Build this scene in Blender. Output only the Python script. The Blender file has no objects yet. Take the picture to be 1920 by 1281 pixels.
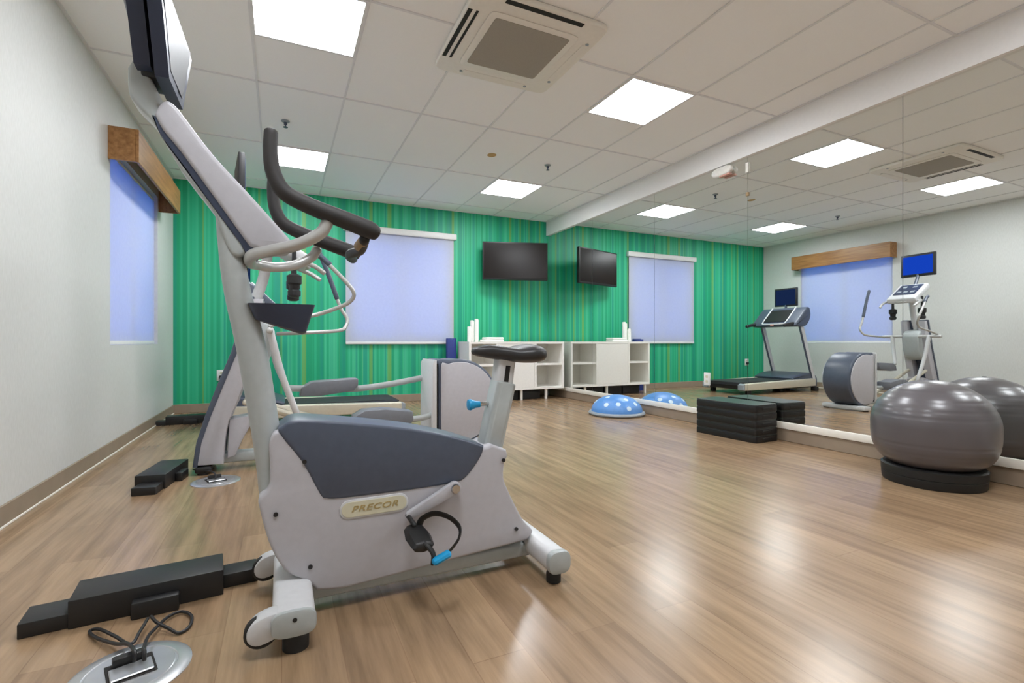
import bpy, bmesh, math, random
from mathutils import Vector, Matrix
random.seed(7)
SC = bpy.context.scene
COL = SC.collection
PI = math.pi

# ------------------------------------------------------------------ camera frame (used to turn measured sight lines into room coordinates)
F, YAW, CAMH = 923.3, 0.4375, 0.837
SN, CS = math.sin(YAW), math.cos(YAW)
ZC = 2.735           # ceiling
XL, XM, YB, YN = -1.142, 3.83, 6.846, -2.2   # left wall, mirror face, green wall, rear wall
def T(u, v, y):
    a = (u - 960) / F; b = (640.5 - v) / F
    dx, dy = SN + a * CS, CS - a * SN
    t = y / dy
    return (dx * t, y, CAMH + b * t)
def XZ(pts, y):
    return [(T(u, v, y)[0], T(u, v, y)[2]) for u, v in pts]

# ------------------------------------------------------------------ materials
def lin(c):
    def f(x):
        x /= 255.0
        return x / 12.92 if x <= 0.04045 else ((x + 0.055) / 1.055) ** 2.4
    return (f(c[0]), f(c[1]), f(c[2]), 1.0)
MATS = {}
def mat(name, rgb, rough=0.5, metal=0.0, noise=0.06, nscale=40.0, bump=0.0, bscale=200.0, coat=0.0, spec=0.5):
    m = bpy.data.materials.new(name); m.use_nodes = True
    nt = m.node_tree; b = nt.nodes['Principled BSDF']
    b.inputs['Roughness'].default_value = rough; b.inputs['Metallic'].default_value = metal
    b.inputs['Specular IOR Level'].default_value = spec
    if coat: b.inputs['Coat Weight'].default_value = coat; b.inputs['Coat Roughness'].default_value = 0.2
    tc = nt.nodes.new('ShaderNodeTexCoord'); n = nt.nodes.new('ShaderNodeTexNoise')
    n.inputs['Scale'].default_value = nscale; n.inputs['Detail'].default_value = 3
    nt.links.new(tc.outputs['Object'], n.inputs['Vector'])
    r = nt.nodes.new('ShaderNodeValToRGB'); c = lin(rgb)
    r.color_ramp.elements[0].position = 0.3; r.color_ramp.elements[1].position = 0.7
    r.color_ramp.elements[0].color = tuple(x * (1 - noise) for x in c[:3]) + (1,)
    r.color_ramp.elements[1].color = tuple(min(1, x * (1 + noise)) for x in c[:3]) + (1,)
    nt.links.new(n.outputs['Fac'], r.inputs['Fac']); nt.links.new(r.outputs['Color'], b.inputs['Base Color'])
    if bump:
        n2 = nt.nodes.new('ShaderNodeTexNoise'); n2.inputs['Scale'].default_value = bscale
        nt.links.new(tc.outputs['Object'], n2.inputs['Vector'])
        bp = nt.nodes.new('ShaderNodeBump'); bp.inputs['Strength'].default_value = bump; bp.inputs['Distance'].default_value = 0.002
        nt.links.new(n2.outputs['Fac'], bp.inputs['Height']); nt.links.new(bp.outputs['Normal'], b.inputs['Normal'])
    MATS[name] = m
    return m
def emit(name, rgb, strength):
    m = bpy.data.materials.new(name); m.use_nodes = True
    nt = m.node_tree; nt.nodes.clear()
    e = nt.nodes.new('ShaderNodeEmission'); e.inputs['Color'].default_value = lin(rgb); e.inputs['Strength'].default_value = strength
    o = nt.nodes.new('ShaderNodeOutputMaterial'); nt.links.new(e.outputs[0], o.inputs[0]); return m

M_grey = mat('light_grey_plastic', (182, 181, 187), 0.42, noise=0.03, bump=0.08, bscale=600)
M_grey2 = mat('cool_grey_paint', (172, 178, 178), 0.35, noise=0.03)
M_greyw = mat('pale_grey_plastic', (205, 206, 208), 0.4, noise=0.03)
M_slate = mat('slate_plastic', (76, 84, 100), 0.38, noise=0.05, bump=0.05, bscale=500)
M_navy = mat('dark_navy_plastic', (54, 63, 84), 0.4, noise=0.05)
M_black = mat('black_plastic', (30, 30, 31), 0.45, noise=0.1)
M_rubber = mat('black_rubber', (26, 26, 26), 0.6, noise=0.12, bump=0.1)
M_foam = mat('black_grip_foam', (48, 46, 46), 0.6, noise=0.08, bump=0.12, bscale=700)
M_vinyl = mat('black_seat_vinyl', (44, 43, 44), 0.42, noise=0.08, bump=0.06)
M_silver = mat('silver_tube', (190, 190, 188), 0.32, metal=0.35, noise=0.03)
M_chrome = mat('chrome', (200, 200, 200), 0.15, metal=1.0, noise=0.02)
M_steel = mat('brushed_steel', (200, 202, 205), 0.3, metal=0.75, noise=0.06, nscale=15)
M_blue = mat('bright_blue_plastic', (20, 150, 205), 0.4, noise=0.05)
M_cream = mat('cream_badge', (206, 202, 178), 0.4, noise=0.03)
M_gold = mat('gold_print', (166, 146, 96), 0.45, noise=0.05)
M_screen = mat('dark_glass_screen', (28, 24, 22), 0.22, noise=0.05, spec=0.25)
M_screen2 = mat('satin_screen', (62, 62, 66), 0.5, metal=0.0, noise=0.05)
M_ball = mat('graphite_ball_vinyl', (92, 88, 91), 0.34, noise=0.04, nscale=8, coat=0.3)
M_bluevinyl = mat('bosu_blue_vinyl', (92, 146, 212), 0.38, noise=0.05)
M_paleblue = mat('pale_blue_print', (205, 225, 240), 0.45, noise=0.04)
M_rim = mat('grey_rim', (150, 158, 165), 0.5, noise=0.05)
M_white = mat('white_laminate', (241, 239, 233), 0.4, noise=0.02)
M_whitep = mat('white_plastic', (228, 228, 226), 0.4, noise=0.02)
M_inner = mat('shelf_inside', (222, 219, 210), 0.5, noise=0.03)
M_towel = mat('white_towel', (238, 237, 232), 0.9, noise=0.05, nscale=120, bump=0.4, bscale=300)
M_mat = mat('dark_blue_mat', (38, 56, 128), 0.6, noise=0.06)
M_ac = mat('ac_offwhite', (232, 228, 220), 0.5, noise=0.02)
M_acg = mat('ac_grille', (158, 151, 140), 0.7, noise=0.08, nscale=400)
M_dark = mat('dark_slot', (24, 20, 18), 0.7, noise=0.1)
M_beige = mat('champagne_rail', (206, 200, 182), 0.4, metal=0.2, noise=0.03)
M_pedal = mat('mid_grey_pedal', (112, 115, 122), 0.5, noise=0.05)
M_belt = mat('black_belt', (40, 41, 43), 0.7, noise=0.1, bump=0.2)
M_stepb = mat('black_step_plastic', (19, 18, 19), 0.45, noise=0.12, nscale=15, bump=0.2, bscale=150)
M_stept = mat('step_top_sheen', (54, 60, 60), 0.35, noise=0.12, nscale=60, bump=0.2, bscale=200)  # grey-green reflection on the deck is painted into its colour
M_soffit = mat('soffit_paint', (236, 234, 233), 0.6, noise=0.015)
M_base = mat('taupe_baseboard', (150, 134, 116), 0.5, noise=0.05, nscale=10)
M_rail = mat('mirror_rail', (240, 236, 226), 0.4, noise=0.02)
M_red = mat('pinkish_red', (200, 150, 136), 0.5, noise=0.05)
M_stain = mat('water_stain', (190, 160, 110), 0.9, noise=0.1)
M_brownclip = mat('brown_clip', (150, 125, 90), 0.5)
M_backwall = mat('rear_wall_paint', (230, 231, 228), 0.7, noise=0.02)
M_ebox = mat('emergency_white', (225, 222, 215), 0.4)
M_panel = emit('light_diffuser', (247, 250, 255), 11.5)
M_bluescr = emit('blue_lit_screen', (20, 62, 180), 0.42)
M_bluescr2 = emit('dim_blue_lit_screen', (26, 42, 80), 0.32)

def new_nt(name):
    m = bpy.data.materials.new(name); m.use_nodes = True
    return m, m.node_tree, m.node_tree.nodes['Principled BSDF']
def math_node(nt, op, a, b=None):
    n = nt.nodes.new('ShaderNodeMath'); n.operation = op
    for i, x in enumerate((a, b)):
        if x is None: continue
        if isinstance(x, (int, float)): n.inputs[i].default_value = x
        else: nt.links.new(x, n.inputs[i])
    return n.outputs[0]

# floor: laminate planks laid towards the green wall
m, nt, b = new_nt('oak_laminate'); M_floor = m
tc = nt.nodes.new('ShaderNodeTexCoord'); mp = nt.nodes.new('ShaderNodeMapping')
mp.inputs['Rotation'].default_value = (0, 0, PI / 2)
nt.links.new(tc.outputs['Object'], mp.inputs['Vector'])
br = nt.nodes.new('ShaderNodeTexBrick'); br.inputs['Scale'].default_value = 1.0
br.inputs['Brick Width'].default_value = 1.2; br.inputs['Row Height'].default_value = 0.15
br.inputs['Mortar Size'].default_value = 0.0016; br.inputs['Mortar Smooth'].default_value = 0.3
br.offset = 0.37; br.inputs['Bias'].default_value = 0.0
br.inputs['Color1'].default_value = lin((171, 144, 115)); br.inputs['Color2'].default_value = lin((152, 126, 100)); br.inputs['Mortar'].default_value = lin((148, 121, 96))
nt.links.new(mp.outputs[0], br.inputs['Vector'])
mp2 = nt.nodes.new('ShaderNodeMapping'); mp2.inputs['Scale'].default_value = (11, 0.8, 1)
nt.links.new(tc.outputs['Object'], mp2.inputs['Vector'])
n1 = nt.nodes.new('ShaderNodeTexNoise'); n1.inputs['Scale'].default_value = 2.2; n1.inputs['Detail'].default_value = 7; n1.inputs['Roughness'].default_value = 0.6
nt.links.new(mp2.outputs[0], n1.inputs['Vector'])
r1 = nt.nodes.new('ShaderNodeValToRGB'); r1.color_ramp.elements[0].position = 0.33; r1.color_ramp.elements[1].position = 0.68
r1.color_ramp.elements[0].color = (0.66, 0.64, 0.60, 1); r1.color_ramp.elements[1].color = (1.10, 1.08, 1.04, 1)
nt.links.new(n1.outputs['Fac'], r1.inputs['Fac'])
mx = nt.nodes.new('ShaderNodeMix'); mx.data_type = 'RGBA'; mx.blend_type = 'MULTIPLY'; mx.inputs['Factor'].default_value = 1.0
nt.links.new(br.outputs['Color'], mx.inputs[6]); nt.links.new(r1.outputs['Color'], mx.inputs[7])
nt.links.new(mx.outputs[2], b.inputs['Base Color'])
r2 = nt.nodes.new('ShaderNodeMapRange'); r2.inputs['To Min'].default_value = 0.23; r2.inputs['To Max'].default_value = 0.25
nt.links.new(n1.outputs['Fac'], r2.inputs['Value']); nt.links.new(r2.outputs[0], b.inputs['Roughness'])
b.inputs['Specular IOR Level'].default_value = 0.5

# green striped wallcovering
m, nt, b = new_nt('green_striped_wallcovering'); M_green = m
tc = nt.nodes.new('ShaderNodeTexCoord'); sp = nt.nodes.new('ShaderNodeSeparateXYZ'); nt.links.new(tc.outputs['Object'], sp.inputs[0])
def noise1(scale, detail=0.0, off=0.0):
    n = nt.nodes.new('ShaderNodeTexNoise'); n.noise_dimensions = '1D'; n.inputs['Scale'].default_value = scale; n.inputs['Detail'].default_value = detail
    nt.links.new(math_node(nt, 'ADD', sp.outputs['X'], off), n.inputs['W']); return n.outputs['Fac']
r = nt.nodes.new('ShaderNodeValToRGB'); cr = r.color_ramp
cols = [(0.0, (16, 134, 100)), (0.38, (20, 156, 126)), (0.45, (18, 162, 112)), (0.5, (36, 178, 130)), (0.56, (66, 190, 142)), (0.63, (26, 160, 130))]
cr.elements[0].position = 0; cr.elements[0].color = lin(cols[0][1]); cr.elements[1].position = cols[1][0]; cr.elements[1].color = lin(cols[1][1])
for p, c in cols[2:]:
    e = cr.elements.new(p); e.color = lin(c)
nt.links.new(noise1(7.5, 2.2), r.inputs['Fac'])
line = nt.nodes.new('ShaderNodeValToRGB'); line.color_ramp.elements[0].position = 0.66; line.color_ramp.elements[1].position = 0.70
nt.links.new(noise1(12, 1.0, 31.7), line.inputs['Fac'])
mx = nt.nodes.new('ShaderNodeMix'); mx.data_type = 'RGBA'
nt.links.new(math_node(nt, 'MULTIPLY', line.outputs['Color'], 0.75), mx.inputs['Factor']); nt.links.new(r.outputs['Color'], mx.inputs[6]); mx.inputs[7].default_value = lin((112, 172, 84))
nt.links.new(mx.outputs[2], b.inputs['Base Color']); b.inputs['Roughness'].default_value = 0.5

# pale woven wallcovering
m, nt, b = new_nt('pale_woven_wallcovering'); M_wall = m
tc = nt.nodes.new('ShaderNodeTexCoord')
mp = nt.nodes.new('ShaderNodeMapping'); mp.inputs['Scale'].default_value = (1, 6, 1.2); nt.links.new(tc.outputs['Object'], mp.inputs[0])
n1 = nt.nodes.new('ShaderNodeTexNoise'); n1.inputs['Scale'].default_value = 22; n1.inputs['Detail'].default_value = 5; nt.links.new(mp.outputs[0], n1.inputs['Vector'])
r = nt.nodes.new('ShaderNodeValToRGB'); r.color_ramp.elements[0].position = 0.3; r.color_ramp.elements[1].position = 0.7
r.color_ramp.elements[0].color = lin((206, 207, 203)); r.color_ramp.elements[1].color = lin((215, 216, 213))
nt.links.new(n1.outputs['Fac'], r.inputs['Fac']); nt.links.new(r.outputs['Color'], b.inputs['Base Color']); b.inputs['Roughness'].default_value = 0.6

# ceiling tile
m, nt, b = new_nt('mineral_ceiling_tile'); M_ceil = m
tc = nt.nodes.new('ShaderNodeTexCoord'); n1 = nt.nodes.new('ShaderNodeTexNoise'); n1.inputs['Scale'].default_value = 140; n1.inputs['Detail'].default_value = 3
nt.links.new(tc.outputs['Object'], n1.inputs['Vector'])
r = nt.nodes.new('ShaderNodeValToRGB'); r.color_ramp.elements[0].color = lin((243, 243, 243)); r.color_ramp.elements[1].color = lin((248, 248, 248))
nt.links.new(n1.outputs['Fac'], r.inputs['Fac']); nt.links.new(r.outputs['Color'], b.inputs['Base Color']); b.inputs['Roughness'].default_value = 0.85
M_tbar = mat('ceiling_t_bar', (226, 226, 228), 0.7, noise=0.02)

# wood of the window valance
m, nt, b = new_nt('oak_valance'); M_wood = m
tc = nt.nodes.new('ShaderNodeTexCoord'); mp = nt.nodes.new('ShaderNodeMapping'); mp.inputs['Scale'].default_value = (14, 1.0, 14)
nt.links.new(tc.outputs['Object'], mp.inputs[0])
n1 = nt.nodes.new('ShaderNodeTexNoise'); n1.inputs['Scale'].default_value = 3; n1.inputs['Detail'].default_value = 6; nt.links.new(mp.outputs[0], n1.inputs['Vector'])
r = nt.nodes.new('ShaderNodeValToRGB'); r.color_ramp.elements[0].position = 0.3; r.color_ramp.elements[1].position = 0.72
r.color_ramp.elements[0].color = lin((132, 90, 48)); r.color_ramp.elements[1].color = lin((170, 124, 74))
nt.links.new(n1.outputs['Fac'], r.inputs['Fac']); nt.links.new(r.outputs['Color'], b.inputs['Base Color']); b.inputs['Roughness'].default_value = 0.4

# shade cloth: white fabric, lets daylight through
m = bpy.data.materials.new('white_shade_cloth'); m.use_nodes = True; M_cloth = m
nt = m.node_tree; nt.nodes.clear()
tc = nt.nodes.new('ShaderNodeTexCoord'); n1 = nt.nodes.new('ShaderNodeTexNoise'); n1.inputs['Scale'].default_value = 30; nt.links.new(tc.outputs['Object'], n1.inputs['Vector'])
r = nt.nodes.new('ShaderNodeValToRGB'); r.color_ramp.elements[0].color = lin((218, 220, 224)); r.color_ramp.elements[1].color = lin((228, 230, 233)); nt.links.new(n1.outputs['Fac'], r.inputs['Fac'])
d = nt.nodes.new('ShaderNodeBsdfDiffuse'); nt.links.new(r.outputs['Color'], d.inputs['Color'])
t = nt.nodes.new('ShaderNodeBsdfTranslucent'); nt.links.new(r.outputs['Color'], t.inputs['Color'])
mxs = nt.nodes.new('ShaderNodeMixShader'); mxs.inputs[0].default_value = 0.4
o = nt.nodes.new('ShaderNodeOutputMaterial'); nt.links.new(d.outputs[0], mxs.inputs[1]); nt.links.new(t.outputs[0], mxs.inputs[2]); nt.links.new(mxs.outputs[0], o.inputs[0])

# window pane: thin clear glass
m = bpy.data.materials.new('window_glass'); m.use_nodes = True; M_pane = m
nt = m.node_tree; nt.nodes.clear()
tr = nt.nodes.new('ShaderNodeBsdfTransparent'); tr.inputs['Color'].default_value = (0.92, 0.95, 0.96, 1)
gl = nt.nodes.new('ShaderNodeBsdfGlossy'); gl.inputs['Roughness'].default_value = 0.02
fr = nt.nodes.new('ShaderNodeFresnel'); mxs = nt.nodes.new('ShaderNodeMixShader'); o = nt.nodes.new('ShaderNodeOutputMaterial')
nt.links.new(fr.outputs[0], mxs.inputs[0]); nt.links.new(tr.outputs[0], mxs.inputs[1]); nt.links.new(gl.outputs[0], mxs.inputs[2]); nt.links.new(mxs.outputs[0], o.inputs[0])

# mirror
m, nt, b = new_nt('silvered_mirror'); M_mirror = m
b.inputs['Base Color'].default_value = (0.86, 0.885, 0.865, 1); b.inputs['Metallic'].default_value = 1.0; b.inputs['Roughness'].default_value = 0.0

# ------------------------------------------------------------------ mesh builders
ROOT = {}
def finish(name, bm, material, parent=None, loc=None, smooth=True, angle=35):
    bmesh.ops.remove_doubles(bm, verts=bm.verts, dist=1e-6)
    bmesh.ops.recalc_face_normals(bm, faces=bm.faces)
    off = Vector((0, 0, 0))
    if parent is not None:
        p = parent
        while p.parent: p = p.parent
        off = ROOT.get(p, Vector((0, 0, 0)))
    elif loc is not None:
        off = Vector(loc)
    bmesh.ops.translate(bm, verts=bm.verts, vec=-off)
    me = bpy.data.meshes.new(name)
    if smooth:
        lay = bm.faces.layers.int.get('cap')
        for f in bm.faces: f.smooth = not (lay is not None and f[lay])
    bm.to_mesh(me); bm.free()
    if smooth: me.set_sharp_from_angle(angle=math.radians(angle))
    me.materials.append(material)
    o = bpy.data.objects.new(name, me); COL.objects.link(o)
    if parent is not None: o.parent = parent
    elif loc is not None:
        o.location = off; ROOT[o] = off
    return o
def thing(name, label, cat, loc=(0, 0, 0), group=None):
    o = bpy.data.objects.new(name, None); COL.objects.link(o); o.location = loc; o.empty_display_size = 0.1
    ROOT[o] = Vector(loc)
    return tag(o, label, cat, group)
def tag(o, label, cat, group=None):
    o['label'] = label; o['category'] = cat
    if group: o['group'] = group
    return o
def struct(o):
    o['kind'] = 'structure'; return o
def dup(root, loc, label, rotz=None, group=None):
    r = root.copy(); COL.objects.link(r); r.location = loc
    if rotz is not None: r.rotation_euler = (0, 0, rotz)
    r['label'] = label
    if group: r['group'] = group
    for ch in list(root.children):
        c = ch.copy(); COL.objects.link(c); c.parent = r
        for g in list(ch.children):
            d = g.copy(); COL.objects.link(d); d.parent = c
    return r
def box(bm, x0, x1, y0, y1, z0, z1, bevel=0.0, seg=2, rot=None):
    vs = [bm.verts.new((x, y, z)) for x in (x0, x1) for y in (y0, y1) for z in (z0, z1)]
    idx = [(0, 1, 3, 2), (4, 6, 7, 5), (0, 4, 5, 1), (2, 3, 7, 6), (0, 2, 6, 4), (1, 5, 7, 3)]
    fs = [bm.faces.new([vs[i] for i in q]) for q in idx]
    if bevel:
        es = set(e for f in fs for e in f.edges)
        g = bmesh.ops.bevel(bm, geom=list(es), offset=bevel, segments=seg, affect='EDGES', profile=0.5)
        vs = list(set(v for f in g['faces'] for v in f.verts) | set(v for v in vs if v.is_valid))
    if rot is not None:
        ang, axis, piv = rot
        bmesh.ops.rotate(bm, verts=[v for v in vs if v.is_valid], cent=piv, matrix=Matrix.Rotation(ang, 3, axis))
    return vs
def inset(poly, d):
    n = len(poly); A = sum(poly[i][0] * poly[(i + 1) % n][1] - poly[(i + 1) % n][0] * poly[i][1] for i in range(n))
    s = 1 if A > 0 else -1
    out = []
    for i in range(n):
        p0, p1, p2 = Vector(poly[i - 1]), Vector(poly[i]), Vector(poly[(i + 1) % n])
        e1, e2 = (p1 - p0), (p2 - p1)
        if e1.length < 1e-9 or e2.length < 1e-9: out.append(tuple(p1)); continue
        n1 = Vector((-e1.y, e1.x)).normalized() * s; n2 = Vector((-e2.y, e2.x)).normalized() * s
        nn = n1 + n2
        if nn.length < 1e-6: out.append(tuple(p1)); continue
        nn.normalize(); k = max(0.5, nn.dot(n1))
        q = p1 + nn * (d / k); out.append((q.x, q.y))
    return out
def smooth_poly(pts, n=4, sharp=()):
    """closed Catmull-Rom through pts; indices in sharp keep their corner"""
    out = []; N = len(pts)
    for i in range(N):
        p0, p1, p2, p3 = (Vector(pts[(i + k) % N]) for k in (-1, 0, 1, 2))
        if i in sharp: p0 = p1
        if (i + 1) % N in sharp: p3 = p2
        for k in range(n):
            t = k / n
            q = 0.5 * ((2 * p1) + (-p0 + p2) * t + (2 * p0 - 5 * p1 + 4 * p2 - p3) * t * t + (-p0 + 3 * p1 - 3 * p2 + p3) * t ** 3)
            out.append((q.x, q.y))
    return out
def slab(bm, poly, y0, y1, r=0.01, n=3, axis='y'):
    """poly of (x,z) swept from y0 to y1 with rounded rims"""
    def P(p, y):
        if axis == 'y': return (p[0], y, p[1])
        if axis == 'x': return (y, p[0], p[1])
        return (p[0], p[1], y)
    L = []
    for k in range(n + 1):
        th = PI / 2 * k / n
        L.append((y0 + r * (1 - math.sin(th)), r * (1 - math.cos(th))) if r else (y0, 0))
        if not r: break
    L = [(y0 + r * (1 - math.cos(PI / 2 * k / n)), r * (1 - math.sin(PI / 2 * k / n))) for k in range(n + 1)] if r else [(y0, 0)]
    L2 = [(y1 - (a - y0), d) for a, d in reversed(L)]
    bm.faces.layers.int.get('cap') or bm.faces.layers.int.new('cap')
    rings = []
    for y, d in L + L2:
        pl = inset(poly, d) if d > 1e-7 else poly
        rings.append([bm.verts.new(P(p, y)) for p in pl])
    N = len(poly)
    for a, b in zip(rings[:-1], rings[1:]):
        for i in range(N): bm.faces.new((a[i], a[(i + 1) % N], b[(i + 1) % N], b[i]))
    lay = bm.faces.layers.int.get('cap') or bm.faces.layers.int.new('cap')
    for f in (bm.faces.new(rings[0]), bm.faces.new(list(reversed(rings[-1])))): f[lay] = 1
def spline(pts, n=6):
    if n <= 1 or len(pts) < 3: return [Vector(p) for p in pts]
    P = [Vector(p) for p in pts]; out = []
    for i in range(len(P) - 1):
        p0 = P[i - 1] if i > 0 else P[i] * 2 - P[i + 1]
        p1, p2 = P[i], P[i + 1]
        p3 = P[i + 2] if i + 2 < len(P) else P[i + 1] * 2 - P[i]
        for k in range(n):
            t = k / n
            out.append(0.5 * ((2 * p1) + (-p0 + p2) * t + (2 * p0 - 5 * p1 + 4 * p2 - p3) * t * t + (-p0 + 3 * p1 - 3 * p2 + p3) * t ** 3))
    out.append(P[-1]); return out
def tube(bm, pts, r, n=6, seg=14, closed=False, capround=True, flat=None, up=None):
    """swept tube; r a number or one radius per control point; flat = (side scale, up scale)"""
    P = spline(pts, n)
    if isinstance(r, (int, float)): R = [r] * len(P)
    else:
        R = []
        for i in range(len(r) - 1):
            for k in range(n if n > 1 and len(pts) > 2 else 1): R.append(r[i] + (r[i + 1] - r[i]) * k / (n if n > 1 and len(pts) > 2 else 1))
        R.append(r[-1])
    rings = []; nrm = Vector(up) if up else None
    for i, p in enumerate(P):
        t = (P[min(i + 1, len(P) - 1)] - P[max(i - 1, 0)])
        if closed: t = P[(i + 1) % len(P)] - P[i - 1]
        t.normalize()
        if nrm is None:
            nrm = Vector((0, 0, 1)) if abs(t.z) < 0.9 else Vector((1, 0, 0))
        nrm = (nrm - t * nrm.dot(t)).normalized(); bn = t.cross(nrm)
        fs, fu = flat or (1, 1)
        def ring(c, rr): return [bm.verts.new(c + (nrm * math.sin(a) * fu + bn * math.cos(a) * fs) * rr) for a in (2 * PI * k / seg for k in range(seg))]
        if i == 0 and capround and not closed:
            for k in range(3):
                th = PI / 2 * (k + 0.35) / 3.35; rings.append(ring(p - t * R[0] * 0.6 * math.cos(th), R[0] * math.sin(th)))
        rings.append(ring(p, R[i]))
        if i == len(P) - 1 and capround and not closed:
            for k in (2, 1, 0):
                th = PI / 2 * (k + 0.35) / 3.35; rings.append(ring(p + t * R[-1] * 0.6 * math.cos(th), R[-1] * math.sin(th)))
    for a, b in zip(rings[:-1], rings[1:]):
        for i in range(seg): bm.faces.new((a[i], a[(i + 1) % seg], b[(i + 1) % seg], b[i]))
    if closed:
        a, b = rings[-1], rings[0]
        for i in range(seg): bm.faces.new((a[i], a[(i + 1) % seg], b[(i + 1) % seg], b[i]))
    else:
        bm.faces.new(rings[0]); bm.faces.new(list(reversed(rings[-1])))
def lathe(bm, prof, c, axis='z', seg=48):
    """prof: (radius, height); c centre; axis of revolution"""
    rings = []
    for r, h in prof:
        row = []
        for k in range(seg):
            a = 2 * PI * k / seg; p = (r * math.cos(a), r * math.sin(a), h)
            if axis == 'y': p = (p[0], h, p[1])
            elif axis == 'x': p = (h, p[0], p[1])
            row.append(bm.verts.new((c[0] + p[0], c[1] + p[1], c[2] + p[2])))
        rings.append(row)
    for a, b in zip(rings[:-1], rings[1:]):
        for i in range(seg): bm.faces.new((a[i], a[(i + 1) % seg], b[(i + 1) % seg], b[i]))
    bm.faces.new(rings[0]); bm.faces.new(list(reversed(rings[-1])))
def loft(bm, rings):
    R = [[bm.verts.new(p) for p in r] for r in rings]; n = len(R[0])
    for a, b in zip(R[:-1], R[1:]):
        for i in range(n): bm.faces.new((a[i], a[(i + 1) % n], b[(i + 1) % n], b[i]))
    bm.faces.new(R[0]); bm.faces.new(list(reversed(R[-1])))
def sup(cx, cy, a, b, p=4, n=24):
    out = []
    for k in range(n):
        th = 2 * PI * k / n; c, s = math.cos(th), math.sin(th)
        out.append((cx + a * math.copysign(abs(c) ** (2 / p), c), cy + b * math.copysign(abs(s) ** (2 / p), s)))
    return out
def BM(): return bmesh.new()
def simple(name, material, parent, fn, *a, **k):
    bm = BM(); fn(bm, *a, **k); return finish(name, bm, material, parent)

# ================================================================== ROOM
bm = BM(); box(bm, XL - 0.2, XM + 0.25, YN - 0.2, YB + 0.2, -0.1, 0.0); struct(finish('floor', bm, M_floor, smooth=False))
bm = BM(); box(bm, XL - 0.2, XM + 0.25, YN - 0.2, YB + 0.2, ZC + 0.004, ZC + 0.1); struct(finish('ceiling', bm, M_ceil, smooth=False))
# left wall with window opening
WY0, WY1, WZ0, WZ1 = 4.53, 6.06, 0.81, 2.30
bm = BM()
for (a, b_, c, d_) in ((YN, WY0, 0, ZC), (WY1, YB, 0, ZC), (WY0, WY1, 0, WZ0), (WY0, WY1, WZ1, ZC)):
    box(bm, XL - 0.16, XL, a, b_, c, d_ + (0.004 if d_ == ZC else 0))
struct(finish('wall_left', bm, M_wall, smooth=False))
# green wall with window opening
GX0, GX1, GZ0, GZ1 = 0.80, 2.22, 0.84, 2.28
bm = BM()
for (a, b_, c, d_) in ((XL - 0.16, GX0, 0, ZC), (GX1, XM + 0.2, 0, ZC), (GX0, GX1, 0, GZ0), (GX0, GX1, GZ1, ZC)):
    box(bm, a, b_, YB, YB + 0.16, c, d_ + (0.004 if d_ == ZC else 0))
struct(finish('wall_back', bm, M_green, smooth=False))
bm = BM(); box(bm, XM + 0.012, XM + 0.2, YN, YB, 0, ZC + 0.004); struct(finish('wall_right', bm, M_backwall, smooth=False))
bm = BM(); box(bm, XL - 0.16, XM + 0.2, YN - 0.16, YN, 0, ZC + 0.004); struct(finish('wall_front', bm, M_backwall, smooth=False))
# soffit above the mirrors
bm = BM(); box(bm, 3.800, XM + 0.012, YN, YB, 2.512, ZC + 0.004); struct(finish('trim_1', bm, M_soffit, smooth=False))
# baseboards
def bb(name, x0, x1, y0, y1):
    bm = BM(); box(bm, x0, x1, y0, y1, 0, 0.102, 0.004, 1); struct(finish(name, bm, M_base))
bb('baseboard_left', XL, XL + 0.011, YN, YB - 0.011)
bb('baseboard_back', XL, XM, YB - 0.011, YB)
bb('baseboard_right', XM, XM + 0.012, YN, YB - 0.011)
bm = BM(); box(bm, XM - 0.012, XM + 0.012, YN, YB - 0.011, 0.104, 0.160, 0.004, 2); struct(finish('trim_2', bm, M_rail))   # rail under the mirrors
bm = BM(); box(bm, XL + 0.011, XL + 0.016, YN, YB - 0.011, 0, 0.012, 0.002, 1); struct(finish('trim_3', bm, M_rail))
# ceiling grid
PX0, PY0 = -0.165, 2.82
bm = BM(); w = 0.0075; zt0, zt1 = ZC - 0.002, ZC + 0.004
for k in range(-2, 8):
    x = PX0 + 0.61 * k
    if XL < x < 3.8: box(bm, x - w, x + w, YN, YB, zt0, zt1)
for k in range(-4, 5):
    y = PY0 + 1.22 * k
    if YN < y < YB: box(bm, XL, 3.8, y - w, y + w, zt0 - 0.0003, zt1)
for px in (PX0, PX0 + 2.44):
    for py in (PY0, PY0 + 2.44, PY0 - 2.44): box(bm, px, px + 0.61, py + 0.61 - w, py + 0.61 + w, zt0 - 0.0003, zt1)
struct(finish('trim_4', bm, M_tbar, smooth=False))
bm = BM()
for a in ((XL, 3.8, YB - 0.02, YB), ): box(bm, *a, ZC - 0.004, ZC + 0.004)
box(bm, XL, XL + 0.02, YN, YB - 0.02, ZC - 0.004, ZC + 0.004); box(bm, 3.78, 3.8, YN, YB - 0.02, ZC - 0.004, ZC + 0.004)
struct(finish('trim_5', bm, M_tbar, smooth=False))
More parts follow.
